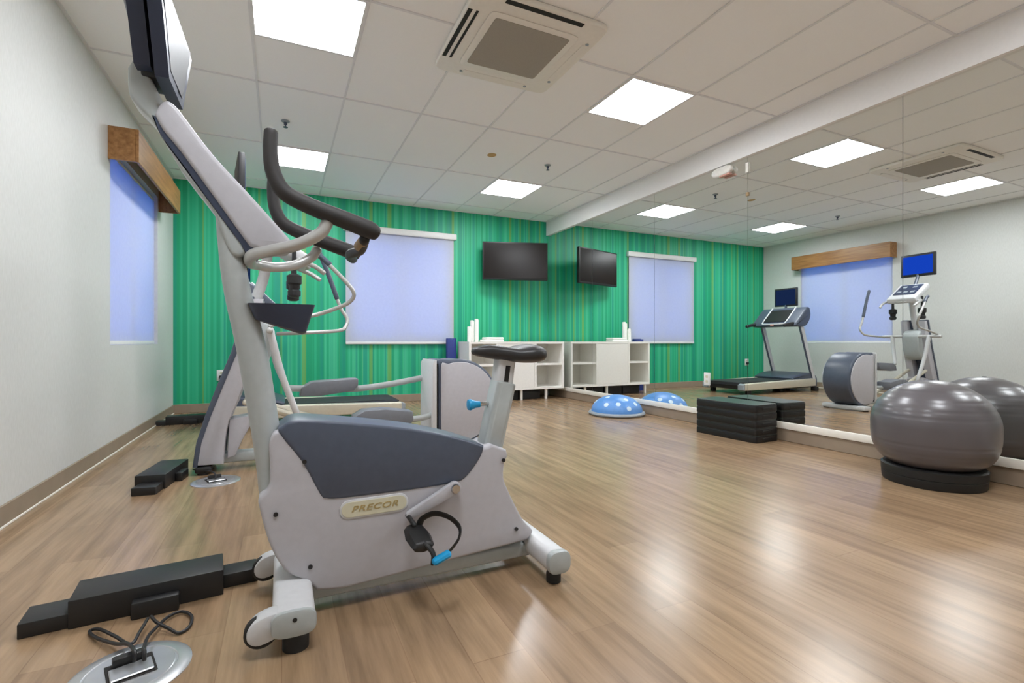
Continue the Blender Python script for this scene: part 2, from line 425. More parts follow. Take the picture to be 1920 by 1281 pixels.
# windows: frames and panes in their openings
bm = BM(); fx = XL - 0.13
for (a, b_, c, d_) in ((WY0, WY0 + .04, WZ0, WZ1), (WY1 - .04, WY1, WZ0, WZ1), (WY0 + .04, WY1 - .04, WZ0, WZ0 + .04), (WY0 + .04, WY1 - .04, WZ1 - .04, WZ1), ((WY0 + WY1) / 2 - .02, (WY0 + WY1) / 2 + .02, WZ0 + .04, WZ1 - .04)):
    box(bm, fx - .02, fx + .02, a, b_, c, d_)
w1 = struct(finish('window_1', bm, M_whitep))
bm = BM(); box(bm, fx - .003, fx + .003, WY0 + .03, WY1 - .03, WZ0 + .03, WZ1 - .03); finish('window_pane', bm, M_pane, w1, smooth=False)
bm = BM(); fy = YB + 0.13
for (a, b_, c, d_) in ((GX0, GX0 + .04, GZ0, GZ1), (GX1 - .04, GX1, GZ0, GZ1), (GX0 + .04, GX1 - .04, GZ0, GZ0 + .04), (GX0 + .04, GX1 - .04, GZ1 - .04, GZ1), ((GX0 + GX1) / 2 - .02, (GX0 + GX1) / 2 + .02, GZ0 + .04, GZ1 - .04)):
    box(bm, a, b_, fy - .02, fy + .02, c, d_)
w2 = struct(finish('window_2', bm, M_whitep))
bm = BM(); box(bm, GX0 + .03, GX1 - .03, fy - .003, fy + .003, GZ0 + .03, GZ1 - .03); finish('window_pane', bm, M_pane, w2, smooth=False)

# roller shades
t = thing('roller_shade', 'white roller shade lowered over the window in the pale left wall, under the wooden valance', 'window shade', (XL - 0.03, 5.3, WZ0))
bm = BM(); lathe(bm, [(0.022, -0.74), (0.022, 0.74)], (XL - 0.045, (WY0 + WY1) / 2, WZ1 - 0.03), 'y', 20); finish('roller', bm, M_whitep, t)
bm = BM(); box(bm, XL - 0.0315, XL - 0.0305, WY0 + 0.014, WY1 - 0.004, WZ0 + 0.03, WZ1 - 0.03); finish('shade_cloth', bm, M_cloth, t, smooth=False)
bm = BM(); box(bm, XL - 0.04, XL - 0.022, WY0 + 0.02, WY1 - 0.02, WZ0 + 0.002, WZ0 + 0.032, 0.005); finish('hem_bar', bm, M_whitep, t)
t = thing('roller_shade', 'white roller shade with a white head rail, lowered on the green striped wall', 'window shade', (1.51, YB - 0.03, 0.8))
bm = BM(); box(bm, 0.735, 2.29, YB - 0.075, YB - 0.001, 2.300, 2.385, 0.012); finish('head_rail', bm, M_whitep, t)
bm = BM(); box(bm, 0.765, 2.255, YB - 0.0315, YB - 0.0305, 0.83, 2.305); finish('shade_cloth', bm, M_cloth, t, smooth=False)
bm = BM(); box(bm, 0.765, 2.255, YB - 0.042, YB - 0.02, 0.800, 0.834, 0.006); finish('hem_bar', bm, M_whitep, t)
# wooden valance
bm = BM(); v0, v1, vx = 4.47, 6.12, XL + 0.185
box(bm, vx - 0.02, vx, v0, v1, 2.165, 2.405, 0.003, 1); box(bm, XL + 0.001, vx - 0.02, v0, v0 + 0.02, 2.165, 2.405); box(bm, XL + 0.001, vx - 0.02, v1 - 0.02, v1, 2.165, 2.405)
box(bm, XL + 0.001, vx - 0.02, v0 + 0.02, v1 - 0.02, 2.385, 2.405)
tag(finish('window_valance', bm, M_wood, None, (XL, 5.3, 2.165)), 'brown wooden box valance above the window in the left wall', 'valance')

# mirrors
edges = [-1.80, -0.555, 0.677, 1.909, 3.141, 4.373, 5.605, YB - 0.013]
mlab = ['mirror panel nearest the camera end of the mirrored wall', 'second mirror panel from the camera end of the mirrored wall', 'mirror panel in front of the camera that stands short of the exercise ball',
        'mirror panel directly behind the grey exercise ball', 'mirror panel directly behind the black step stack', 'mirror panel behind the blue balance dome, left of the step stack', 'mirror panel meeting the green striped wall beside the cabinet']
for i in range(2, 7):
    bm = BM(); box(bm, XM, XM + 0.006, edges[i] + 0.0015, edges[i + 1] - 0.0015, 0.160, 2.512)
    tag(finish('wall_mirror', bm, M_mirror, None, (XM, edges[i], 0.16), smooth=False), mlab[i], 'mirror', 'mirror panels along the right wall')

# ceiling lights
t = thing('ceiling_light', 'square recessed ceiling light nearest the left wall and the bike console', 'ceiling light', (PX0 + 0.305, PY0 + 0.305, ZC), 'square recessed ceiling lights')
bm = BM(); h = 0.305; i_ = 0.286; cx, cy = PX0 + h, PY0 + h
for a in ((cx - h, cx + h, cy - h, cy - i_), (cx - h, cx + h, cy + i_, cy + h), (cx - h, cx - i_, cy - i_, cy + i_), (cx + i_, cx + h, cy - i_, cy + i_)):
    box(bm, *a, ZC - 0.006, ZC + 0.003)
finish('frame', bm, M_tbar, t, smooth=False)
bm = BM(); box(bm, cx - i_, cx + i_, cy - i_, cy + i_, ZC - 0.004, ZC + 0.003); finish('diffuser', bm, M_panel, t, smooth=False)
for dx, dy, lab in ((2.44, 0, 'square recessed ceiling light between the air conditioner and the mirrors'), (0, 2.44, 'square recessed ceiling light behind the bike handlebar near the green wall'),
                    (2.44, 2.44, 'square recessed ceiling light in front of the wall television'), (0, -2.44, 'unseen square ceiling light over the camera on the left side, added for its light'), (2.44, -2.44, 'unseen square ceiling light beside the mirrors behind the camera, added for its light')):
    dup(t, (PX0 + 0.305 + dx, PY0 + 0.305 + dy, ZC), lab)  # row at the camera is out of view, assumed and added for its light

# ceiling cassette air conditioner
ax, ay = 1.365, 2.85
t = thing('ceiling_air_conditioner', 'square off-white cassette air conditioner in the ceiling with a grey centre grille', 'air conditioner', (ax, ay, ZC))
bm = BM(); slab(bm, sup(ax, ay, 0.43, 0.43, 14, 48), ZC - 0.03, ZC + 0.003, 0.01, 3, 'z'); finish('fascia', bm, M_ac, t)
bm = BM(); slab(bm, sup(ax, ay, 0.295, 0.295, 16, 48), ZC - 0.036, ZC - 0.0301, 0.004, 2, 'z'); finish('grille_frame', bm, M_ac, t)
bm = BM(); slab(bm, sup(ax, ay, 0.25, 0.25, 30, 64), ZC - 0.0385, ZC - 0.0361, 0.001, 1, 'z'); finish('grille', bm, M_acg, t)
def slotq(dx, dy, L, wd, name='air_slot', m_=M_dark):
    bm = BM(); a, b_ = (wd / 2, L / 2) if dx else (L / 2, wd / 2)
    box(bm, ax + dx - a, ax + dx + a, ay + dy - b_, ay + dy + b_, ZC - 0.0325, ZC - 0.0301, 0.0008, 1); finish(name, bm, m_, t)
slotq(-0.405, 0, 0.50, 0.026); slotq(-0.362, 0, 0.50, 0.016); slotq(0, -0.392, 0.50, 0.034)
slotq(0.375, 0, 0.46, 0.05, 'louvre', M_ac); slotq(0, 0.375, 0.46, 0.05, 'louvre', M_ac)
for sx, sy in ((0.375, 0.245), (0.375, -0.245), (0.245, 0.375), (-0.245, 0.375)):
    bm = BM(); lathe(bm, [(0.011, ZC - 0.034), (0.011, ZC - 0.0301)], (ax + sx, ay + sy, 0), 'z', 14); finish('louvre_pivot', bm, M_rim, t)

# sprinklers, stain
def sprinkler(x, y, lab, first=None):
    if first: return dup(first, (x, y, ZC), lab)
    t = thing('sprinkler_head', lab, 'sprinkler', (x, y, ZC), 'ceiling sprinkler heads')
    bm = BM(); lathe(bm, [(0.034, ZC + 0.002), (0.034, ZC - 0.004), (0.02, ZC - 0.01)], (x, y, 0), 'z', 24); finish('escutcheon', bm, M_rim, t)
    bm = BM(); lathe(bm, [(0.013, ZC - 0.01), (0.013, ZC - 0.03), (0.006, ZC - 0.034), (0.006, ZC - 0.048), (0.019, ZC - 0.05), (0.019, ZC - 0.053)], (x, y, 0), 'z', 20); finish('sprinkler_body', bm, M_slate, t)
    return t
s0 = sprinkler(0.03, 4.67, 'small dark ceiling sprinkler head above the bike handlebar')
sprinkler(2.595, 4.64, 'small dark ceiling sprinkler head above the right side of the television', s0)
bm = BM(); slab(bm, sup(1.94, 4.634, 0.045, 0.05, 2.2, 20), ZC + 0.0015, ZC + 0.0042, 0.0, 1, 'z')
tag(finish('ceiling_stain', bm, M_stain, None, (1.94, 4.634, ZC)), 'small yellowish water stain on a ceiling tile', 'stain')

# alarm strobe, clips, outlets on the mirror
t = thing('alarm_strobe', 'white alarm strobe with reddish lower edge at the top of the mirror', 'alarm', (XM - 0.03, 3.40, 2.455))
bm = BM(); slab(bm, sup(3.40, 2.455, 0.115, 0.045, 2.6, 32), XM - 0.055, XM - 0.0005, 0.02, 4, 'x'); finish('housing', bm, M_ebox, t)
bm = BM(); box(bm, XM - 0.05, XM - 0.01, 3.30, 3.42, 2.400, 2.418, 0.006); finish('red_strip', bm, M_red, t)
bm = BM(); box(bm, XM - 0.012, XM - 0.0005, 3.125, 3.157, 2.37, 2.46, 0.004); tag(finish('mirror_clip', bm, M_ebox, None, (XM, 3.141, 2.41)), 'white clip over the mirror seam beside the alarm strobe', 'clip')
bm = BM(); box(bm, XM - 0.010, XM - 0.0005, 3.127, 3.155, 2.158, 2.192, 0.003); tag(finish('mirror_clip', bm, M_brownclip, None, (XM, 3.141, 2.17)), 'small brown clip lower on the mirror seam below the white clip', 'clip')
def outlet(c, axis, lab):
    t = thing('wall_outlet', lab, 'outlet', c)
    x, y, z = c; bm = BM()
    if axis == 'x':
        box(bm, x - 0.007, x - 0.0005, y - 0.038, y + 0.038, z - 0.062, z + 0.062, 0.003); finish('cover_plate', bm, M_whitep, t)
        for k in (-1, 1):
            bm = BM(); slab(bm, sup(y, z + 0.024 * k, 0.016, 0.014, 3, 16), x - 0.009, x - 0.0071, 0.0005, 1, 'x'); finish('socket', bm, M_cream, t)
    else:
        box(bm, x - 0.05, x + 0.05, y - 0.008, y - 0.0005, z - 0.065, z + 0.065, 0.003); finish('cover_plate', bm, M_whitep, t)
        bm = BM(); slab(bm, sup(x, z + 0.026, 0.018, 0.016, 3, 16), y - 0.010, y - 0.0081, 0.0005, 1); finish('socket', bm, M_cream, t)
        bm = BM(); box(bm, x - 0.022, x + 0.022, y - 0.045, y - 0.0081, z - 0.045, z, 0.008); pl = finish('plug', bm, M_black, t)
        bm = BM(); tube(bm, [(x, y - 0.035, z - 0.04), (x + 0.01, y - 0.04, z - 0.15), (x + 0.02, y - 0.05, z - 0.30), (x + 0.08, y - 0.06, 0.006), (x + 0.2, y - 0.2, 0.006)], 0.005, 6, 8); finish('cord', bm, M_black, pl)
    return t
outlet((XM, 3.61, 0.465), 'x', 'white outlet plate set in the mirror near the black step stack')
outlet((-0.655, YB, 0.43), 'y', 'white outlet with a black plug low on the green wall near the left corner')

# ================================================================== WALL TELEVISION
tv = thing('wall_television', 'black flat television angled on a bracket on the green wall', 'television', (3.10, 6.5, 2.01))
A, B = Vector((2.636, 6.64, 0)), Vector((3.555, 6.355, 0)); dl = (B - A); Lw = dl.length; ang = math.atan2(dl.y, dl.x); C0 = (A + B) / 2
def tvbox(name, m_, x0, x1, y0, y1, z0, z1, bev, par):
    bm = BM(); box(bm, C0.x + x0, C0.x + x1, C0.y + y0, C0.y + y1, z0, z1, bev, 2, (ang, 'Z', (C0.x, C0.y, 0))); return finish(name, bm, m_, par)
tvbox('casing', M_black, -Lw / 2, Lw / 2, 0, 0.05, 1.735, 2.290, 0.008, tv)
tvbox('screen', M_screen, -Lw / 2 + 0.018, Lw / 2 - 0.018, -0.002, 0.0001, 1.765, 2.272, 0.0, tv)
tvbox('back_housing', M_black, -0.3, 0.3, 0.05, 0.085, 1.80, 2.15, 0.01, tv)
bm = BM(); box(bm, 2.98, 3.22, YB - 0.02, YB - 0.0005, 1.88, 2.14, 0.003); pl = finish('wall_bracket', bm, M_black, tv)
bm = BM(); tube(bm, [(3.10, YB - 0.02, 2.0), (3.18, 6.72, 2.0), (3.10, 6.58, 2.0)], 0.022, 1, 10); finish('bracket_arm', bm, M_black, pl)

# ================================================================== WHITE CABINET
cx0, cx1, cf, cb, z0, z1 = 2.285, 3.772, 6.25, 6.72, 0.150, 0.835
cab = thing('storage_cabinet', 'low white cabinet with open shelves on thin legs under the television', 'cabinet', ((cx0 + cx1) / 2, 6.5, 0))
bm = BM(); th = 0.032; xa, xb = 2.70, 3.30
box(bm, cx0, cx1, cf, cb, z1 - th, z1, 0.002, 1); box(bm, cx0, cx1, cf, cb, z0, z0 + th, 0.002, 1)
box(bm, cx0, cx0 + th, cf, cb, z0 + th, z1 - th); box(bm, cx1 - th, cx1, cf, cb, z0 + th, z1 - th)
box(bm, xa - th / 2, xa + th / 2, cf, cb, z0 + th, z1 - th); box(bm, xb - th / 2, xb + th / 2, cf, cb, z0 + th, z1 - th)
finish('carcass', bm, M_white, cab)
bm = BM(); box(bm, cx0 + th, cx1 - th, cb - 0.012, cb - 0.001, z0 + th, z1 - th); finish('back_panel', bm, M_inner, cab)
zs = (z0 + z1) / 2 + 0.015
for a, b_ in ((cx0 + th, xa - th / 2), (xb + th / 2, cx1 - th)):
    bm = BM(); box(bm, a, b_, cf + 0.01, cb - 0.012, zs - 0.014, zs + 0.014); finish('shelf', bm, M_white, cab)
bm = BM(); box(bm, xa + th / 2 + 0.002, xb - th / 2 - 0.002, cf + 0.002, cf + 0.022, z0 + th + 0.002, z1 - th - 0.002, 0.002, 1); finish('door', bm, M_white, cab)
for x in (cx0 + 0.06, 3.092, cx1 - 0.28, cx1 - 0.06):
    for y in (cf + 0.05, cb - 0.05):
        if x > 3.6 and y < 6.4: continue
        bm = BM(); box(bm, x - 0.016, x + 0.016, y - 0.016, y + 0.016, 0, z0, 0.003, 1); finish('leg', bm, M_white, cab)
# black bins pushed in below
b0 = None
for x, lab in ((2.56, 'low black bin on the floor under the left end of the white cabinet'), (2.915, 'low black bin under the middle door of the white cabinet'), (3.27, 'low black bin under the right shelves of the white cabinet')):
    if b0 is None:
        b0 = thing('storage_bin', lab, 'bin', (x, 6.5, 0), 'low black bins under the cabinet')
        bm = BM(); box(bm, x - 0.165, x + 0.165, 6.37, 6.64, 0.0, 0.118, 0.008); finish('bin_body', bm, M_black, b0)
        bm = BM(); box(bm, x - 0.169, x + 0.169, 6.365, 6.645, 0.1181, 0.134, 0.004); finish('bin_lid', bm, M_black, b0)
    else: dup(b0, (x, 6.5, 0), lab)
# towels on the cabinet
r0 = None
for i, (x, y, hh, lab) in enumerate(((2.415, 6.60, 0.215, 'shortest of the three white rolled towels standing on the cabinet'), (2.47, 6.63, 0.305, 'middle white rolled towel standing on the cabinet'), (2.525, 6.60, 0.325, 'tallest white rolled towel standing on the cabinet, nearest the flat towels'))):
    t = thing('rolled_towel', lab, 'towel', (x, y, z1), 'rolled towels standing on the cabinet')
    bm = BM(); rr = 0.027
    lathe(bm, [(rr * .8, z1), (rr, z1 + 0.012), (rr, z1 + hh - 0.012), (rr * .82, z1 + hh), (rr * .5, z1 + hh - 0.004), (rr * .25, z1 + hh - 0.001)], (x, y, 0), 'z', 20); finish('towel_roll', bm, M_towel, t)
    bm = BM(); box(bm, x + rr * .6, x + rr + 0.004, y - 0.012, y + 0.012, z1 + 0.01, z1 + hh - 0.015, 0.004); finish('towel_end', bm, M_towel, t)
for k, lab in enumerate(('lower folded white towel lying on the white cabinet', 'upper folded white towel lying on the white cabinet')):
    bm = BM(); zz = z1 + 0.032 * k; dx = 0.015 * k
    slab(bm, sup(2.73 + dx, 6.52, 0.155 - 0.02 * k, 0.11, 8, 32), zz, zz + 0.0315, 0.013, 3, 'z')
    tag(finish('folded_towel', bm, M_towel, None, (2.73, 6.52, zz)), lab, 'towel', 'folded towels on the cabinet')
# rolled mat beside the cabinet
t = thing('rolled_exercise_mat', 'dark blue rolled exercise mat standing on end left of the white cabinet', 'exercise mat', (2.18, 6.70, 0))
bm = BM(); lathe(bm, [(0.072, 0), (0.074, 0.01), (0.074, 0.875), (0.070, 0.883), (0.05, 0.879), (0.03, 0.883), (0.012, 0.878)], (2.18, 6.70, 0), 'z', 32); finish('mat_roll', bm, M_mat, t)
bm = BM(); box(bm, 2.10, 2.18, 6.622, 6.634, 0.004, 0.876, 0.004); finish('mat_end', bm, M_mat, t)

# ================================================================== BALANCE DOME
bx, by, brd = 3.49, 4.62, 0.30
t = thing('balance_dome', 'light blue half-ball balance trainer with white spots on the floor by the mirror', 'balance trainer', (bx, by, 0))
bm = BM(); lathe(bm, [(brd - 0.03, 0.0), (brd + 0.012, 0.006), (brd + 0.022, 0.022), (brd + 0.012, 0.036), (brd - 0.01, 0.04)], (bx, by, 0), 'z', 64); finish('rim', bm, M_rim, t)
bm = BM(); prof = [(brd - 0.012, 0.0405)] + [((brd - 0.012) * math.cos(a), 0.0405 + 0.185 * math.sin(a)) for a in (PI / 2 * k / 14 for k in range(1, 14))] + [(0.008, 0.2255)]
lathe(bm, prof, (bx, by, 0), 'z', 64); dome = finish('dome', bm, M_bluevinyl, t, angle=60)
for ph, el in ((237, 34), (206, 30), (268, 52), (262, 18), (290, 32), (320, 40), (150, 35), (95, 40), (40, 32), (185, 62)):
    p, e = math.radians(ph), math.radians(el); R1, R2 = brd - 0.012, 0.185
    c = Vector((R1 * math.cos(e) * math.cos(p), R1 * math.cos(e) * math.sin(p), R2 * math.sin(e)))
    nrm = Vector((c.x / R1 ** 2, c.y / R1 ** 2, c.z / R2 ** 2)).normalized()
    u_ = nrm.cross(Vector((0, 0, 1))).normalized(); w_ = nrm.cross(u_)
    bm = BM(); ctr = Vector((bx, by, 0.0405)) + c + nrm * 0.0015; vs = []
    for k in range(20):
        a = 2 * PI * k / 20; q = c + (u_ * math.cos(a) + w_ * math.sin(a)) * 0.027
        s_ = math.sqrt((q.x ** 2 + q.y ** 2) / R1 ** 2 + q.z ** 2 / R2 ** 2); q = q / s_
        vs.append(bm.verts.new(Vector((bx, by, 0.0405)) + q * 1.006))
    cv = bm.verts.new(ctr); fs = [bm.faces.new((cv, vs[k], vs[(k + 1) % 20])) for k in range(20)]
    ex = bmesh.ops.extrude_face_region(bm, geom=fs); bmesh.ops.translate(bm, verts=[g for g in ex['geom'] if isinstance(g, bmesh.types.BMVert)], vec=-nrm * 0.002)
    finish('printed_spot', bm, M_paleblue, dome)

# ================================================================== STEP STACK
sc_, sa = Vector((3.641, 3.118, 0)), math.radians(3)
L2, W2 = 0.31, 0.15
labs = ['bottom black step platform of the stack by the mirror', 'black step platform second from the bottom of the stack', 'black step platform in the middle of the stack by the mirror', 'black step platform second from the top of the stack', 'top step platform of the stack with a reflection-tinted grey-green deck']
sh = 0.0625
s0 = thing('step_platform', labs[0], 'aerobic step', (sc_.x, sc_.y, 0), 'stacked black step platforms')
bm = BM()
slab(bm, sup(sc_.x, sc_.y, W2, L2, 14, 56), 0.0, sh - 0.012, 0.003, 2, 'z'); finish('step_body', bm, M_stepb, s0)
bm = BM(); slab(bm, sup(sc_.x, sc_.y, W2 - 0.004, L2 - 0.004, 14, 56), sh - 0.0119, sh, 0.002, 1, 'z'); finish('step_deck', bm, M_stept, s0)
for k in (-1, 1):
    bm = BM(); box(bm, sc_.x - 0.06, sc_.x + 0.06, sc_.y + k * (L2 - 0.001) - 0.004, sc_.y + k * (L2 - 0.001) + 0.004, 0.014, 0.038, 0.003, 1); finish('hand_grip', bm, M_rubber, s0)
s0.rotation_euler = (0, 0, sa)
for k in range(1, 5): dup(s0, (sc_.x, sc_.y, sh * k), labs[k])

# ================================================================== STABILITY BALL
gx, gy = 3.52, 1.60
t = thing('ball_base_ring', 'black round base ring under the grey exercise ball', 'ball base', (gx, gy, 0))
bm = BM(); lathe(bm, [(0.17, 0), (0.238, 0), (0.243, 0.008), (0.246, 0.05), (0.243, 0.052), (0.247, 0.056), (0.249, 0.098), (0.238, 0.106), (0.200, 0.1045), (0.185, 0.06), (0.17, 0.01)], (gx, gy, 0), 'z', 72); finish('ring', bm, M_rubber, t)
for k in range(3):
    a = 2 * PI * k / 3 + 0.4
    bm = BM(); lathe(bm, [(0.02, 0.0), (0.02, 0.004)], (gx + 0.2 * math.cos(a), gy + 0.2 * math.sin(a), -0.0), 'z', 12); finish('foot_pad', bm, M_rubber, t)
t = thing('exercise_ball', 'large dark grey exercise ball resting on a black base ring by the mirror', 'exercise ball', (gx, gy, 0.1))
bm = BM(); prof = []; RB, HB = 0.302, 0.262; zc_ = 0.345
for k in range(1, 96):
    a = -PI / 2 + PI * k / 96; r = RB * math.cos(a); z = zc_ + HB * math.sin(a)
    if a < 0: r = RB * (1 - abs(math.sin(a)) ** 3.2) ** (1 / 3.2)
    g = 0
    for q in (0.10, 0.15, 0.20, 0.235, 0.06, -0.10, -0.15):
        g += 0.0022 * math.exp(-((z - zc_ - q) / 0.0045) ** 2)
    r = r - g * 1.0
    prof.append((max(0.004, r), z))
# flatten where it sits in the ring
prof = [(r, max(z, 0.0875)) for r, z in prof]
lathe(bm, [(0.003, 0.0875)] + [p for p in prof if p[1] > 0.0876], (gx, gy, 0), 'z', 96); bl = finish('ball_skin', bm, M_ball, t, angle=60)
bm = BM(); lathe(bm, [(0.012, zc_ + HB - 0.002), (0.012, zc_ + HB + 0.002), (0.006, zc_ + HB + 0.003)], (gx, gy, 0), 'z', 16); finish('valve_plug', bm, M_black, t)

# ================================================================== UPRIGHT BIKE
YCB = 1.69
bike = thing('exercise_bike', 'grey upright exercise bike with slate side panel in the foreground', 'exercise bike', (0.42, YCB, 0))
yn, yf = 1.610, 1.770
SH = [(523, 810), (540, 800), (560, 799), (654, 804), (769, 815), (855, 831), (905, 840), (923, 834), (950, 844), (952, 857), (947, 868), (945, 896), (954, 921), (970, 954), (984, 979), (1000, 996), (990, 1012), (973, 1018), (877, 1043), (783, 1068), (690, 1093), (640, 1105), (593, 1108), (578, 1092), (553, 1082), (532, 1069), (510, 1033), (496, 993), (487, 957), (484, 941), (489, 931), (499, 922), (506, 905), (506, 868), (504, 835), (512, 814)]
poly = smooth_poly(XZ(SH, yn), 3, sharp=(7, 8, 16, 22))
bm = BM(); slab(bm, poly, yn, yf, 0.010, 4); shroud = finish('shroud', bm, M_grey, bike, angle=40)
PN = [(523, 814), (530, 799), (546, 790), (575, 788), (654, 793), (769, 804), (855, 820), (908, 836), (903, 856), (878, 892), (851, 907), (747, 923), (640, 936), (612, 936), (600, 929), (566, 868)]
poly = smooth_poly(XZ(PN, yn - 0.003), 3, sharp=(7,))
bm = BM(); slab(bm, poly, yn - 0.004, yf + 0.004, 0.010, 4); finish('side_panel', bm, M_slate, bike, angle=40)['label'] = 'dark slate side panel'
# badge
bl_, br_ = Vector(T(640, 958, yn)), Vector(T(762, 940, yn)); bc = (bl_ + br_) / 2; bl2 = (br_ - bl_).length / 2; ba = math.atan2(br_.z - bl_.z, br_.x - bl_.x)
def rotp(p, a): return (bc.x + p[0] * math.cos(a) - p[1] * math.sin(a), bc.z + p[0] * math.sin(a) + p[1] * math.cos(a))
def stadium(L, h, n=10):
    pts = [(L - h + h * math.cos(-PI / 2 + PI * k / n), h * math.sin(-PI / 2 + PI * k / n)) for k in range(n + 1)]
    return pts + [(-p[0], -p[1]) for p in pts]
bm = BM(); slab(bm, [rotp(p, ba) for p in stadium(bl2 + 0.006, 0.030)], yn - 0.003, yn + 0.003, 0.002, 2); bz = finish('badge', bm, M_greyw, bike)
bm = BM(); slab(bm, [rotp(p, ba) for p in stadium(bl2, 0.024)], yn - 0.0045, yn - 0.0031, 0.001, 1); finish('badge_plate', bm, M_cream, bz)
cu = bpy.data.curves.new('lettering', 'FONT'); cu.body = 'PRECOR'; cu.size = 0.036; cu.align_x = 'CENTER'; cu.align_y = 'CENTER'; cu.shear = 0.3; cu.extrude = 0.0006; cu.space_character = 1.12; cu.offset = 0.0006
to = bpy.data.objects.new('lettering_curve', cu); COL.objects.link(to)
me = bpy.data.meshes.new_from_object(to.evaluated_get(bpy.context.evaluated_depsgraph_get())); bpy.data.objects.remove(to)
bm = BM(); bm.from_mesh(me); bpy.data.meshes.remove(me)
bmesh.ops.scale(bm, verts=bm.verts, vec=(1.0, 0.72, 1))
M4 = Matrix.Translation((bc.x, yn - 0.0052, bc.z)) @ Matrix.Rotation(-ba, 4, 'Y') @ Matrix.Rotation(PI / 2, 4, 'X')
bmesh.ops.transform(bm, verts=bm.verts, matrix=M4); finish('lettering', bm, M_gold, bz, smooth=False)
# screws
for u, v in ((517, 965), (571, 866), (582, 1063), (944, 863), (968, 992)):
    p = T(u, v, yn - 0.002); bm = BM(); lathe(bm, [(0.0065, yn - 0.006), (0.0065, yn + 0.004)], (p[0], 0, p[2]), 'y', 12); finish('screw', bm, M_black, bike)
# base rail and stabilizers
xr0, xr1 = 0.03, 0.865
bm = BM(); slab(bm, sup(YCB, 0.062, 0.055, 0.026, 6, 24), xr0, xr1, 0.004, 2, 'x'); finish('base_rail', bm, M_grey2, bike)
bm = BM(); slab(bm, sup(0.030, 0.088, 0.054, 0.034, 3.6, 32), 1.44, 1.94, 0.008, 3); st = finish('front_stabilizer', bm, M_greyw, bike)
for y0, y1 in ((1.424, 1.4399), (1.9401, 1.956)):
    bm = BM(); slab(bm, sup(0.030, 0.088, 0.056, 0.036, 3.4, 32), y0, y1, 0.006, 2); finish('end_cap', bm, M_grey2, st)
for y in (1.475, 1.905):
    bm = BM(); lathe(bm, [(0.034, 0.0), (0.034, 0.03), (0.026, 0.055)], (0.035, y, 0), 'z', 20); finish('foot', bm, M_rubber, st)
for y in (1.468, 1.875):
    bm = BM(); slab(bm, smooth_poly([(-0.083, 0.076), (-0.077, 0.050), (-0.052, 0.040), (-0.015, 0.05), (0.0, 0.056), (0.0, 0.118), (-0.030, 0.116), (-0.065, 0.103)], 3, sharp=(4, 5)), y - 0.026, y + 0.026, 0.006, 2); br = finish('wheel_bracket', bm, M_greyw, st)
    bm = BM(); lathe(bm, [(0.008, y - 0.014), (0.036, y - 0.014), (0.041, y - 0.009), (0.041, y + 0.009), (0.036, y + 0.014), (0.008, y + 0.014)], (-0.050, 0, 0.066), 'y', 28); finish('transport_wheel', bm, M_rubber, br)
p = T(553, 1163, 1.424); bm = BM(); lathe(bm, [(0.006, 1.4225), (0.006, 1.43)], (p[0], 0, p[2]), 'y', 12); finish('screw', bm, M_black, st)
bm = BM(); slab(bm, sup(0.862, 0.080, 0.041, 0.037, 3, 32), 1.48, 1.92, 0.008, 3); st2 = finish('rear_stabilizer', bm, M_greyw, bike)
for y0, y1 in ((1.452, 1.4799), (1.9201, 1.948)):
    bm = BM(); slab(bm, sup(0.862, 0.080, 0.043, 0.039, 3, 32), y0, y1, 0.006, 2); finish('end_cap', bm, M_grey2, st2)
for y in (1.50, 1.89):
    bm = BM(); lathe(bm, [(0.026, 0.0), (0.026, 0.028), (0.018, 0.05)], (0.862, y, 0), 'z', 20); finish('foot', bm, M_rubber, st2)
# column
cp = [(419, 402, 13), (429, 440, 19), (438, 505, 21), (449, 563, 22), (464, 620, 24), (477, 681, 25), (494, 781, 24), (506, 860, 24), (514, 935, 24)]
pts = [T(u, v, YCB) for u, v, _ in cp]
bm = BM(); tube(bm, pts, [h * 0.00166 for _, _, h in cp], 5, 20, flat=(1.15, 1.0), up=(1, 0, 0)); finish('column', bm, M_grey2, bike)
NK = [(396, 392), (335, 312), (288, 231), (262, 203), (241, 175), (238, 125), (252, 108), (270, 118), (285, 150), (300, 185), (305, 245), (352, 308), (405, 380), (455, 452), (463, 474), (447, 482), (431, 472), (418, 442), (409, 416)]
poly = smooth_poly(XZ(NK, 1.645), 3, sharp=(5, 14))
bm = BM(); slab(bm, poly, 1.645, 1.735, 0.010, 3); finish('neck_shell', bm, M_grey2, bike)
GRV = [(286, 214), (300, 252), (350, 318), (400, 388), (452, 458), (470, 492), (490, 470), (400, 345), (320, 235)]
bm = BM(); slab(bm, XZ(GRV, 1.64), 1.640, 1.740, 0.004, 2); finish('neck_groove', bm, M_navy, bike)['label'] = 'dark groove strip along the neck'
FC = [(289, 213), (299, 194), (312, 187), (328, 197), (348, 222), (400, 290), (470, 366), (522, 424), (550, 456), (536, 470), (500, 470), (468, 462), (440, 424), (400, 368), (340, 286), (305, 243)]
poly = smooth_poly(XZ(FC, 1.634), 3, sharp=(0, 8, 11))
bm = BM(); slab(bm, poly, 1.632, 1.748, 0.012, 4); finish('neck_cover', bm, M_grey, bike)
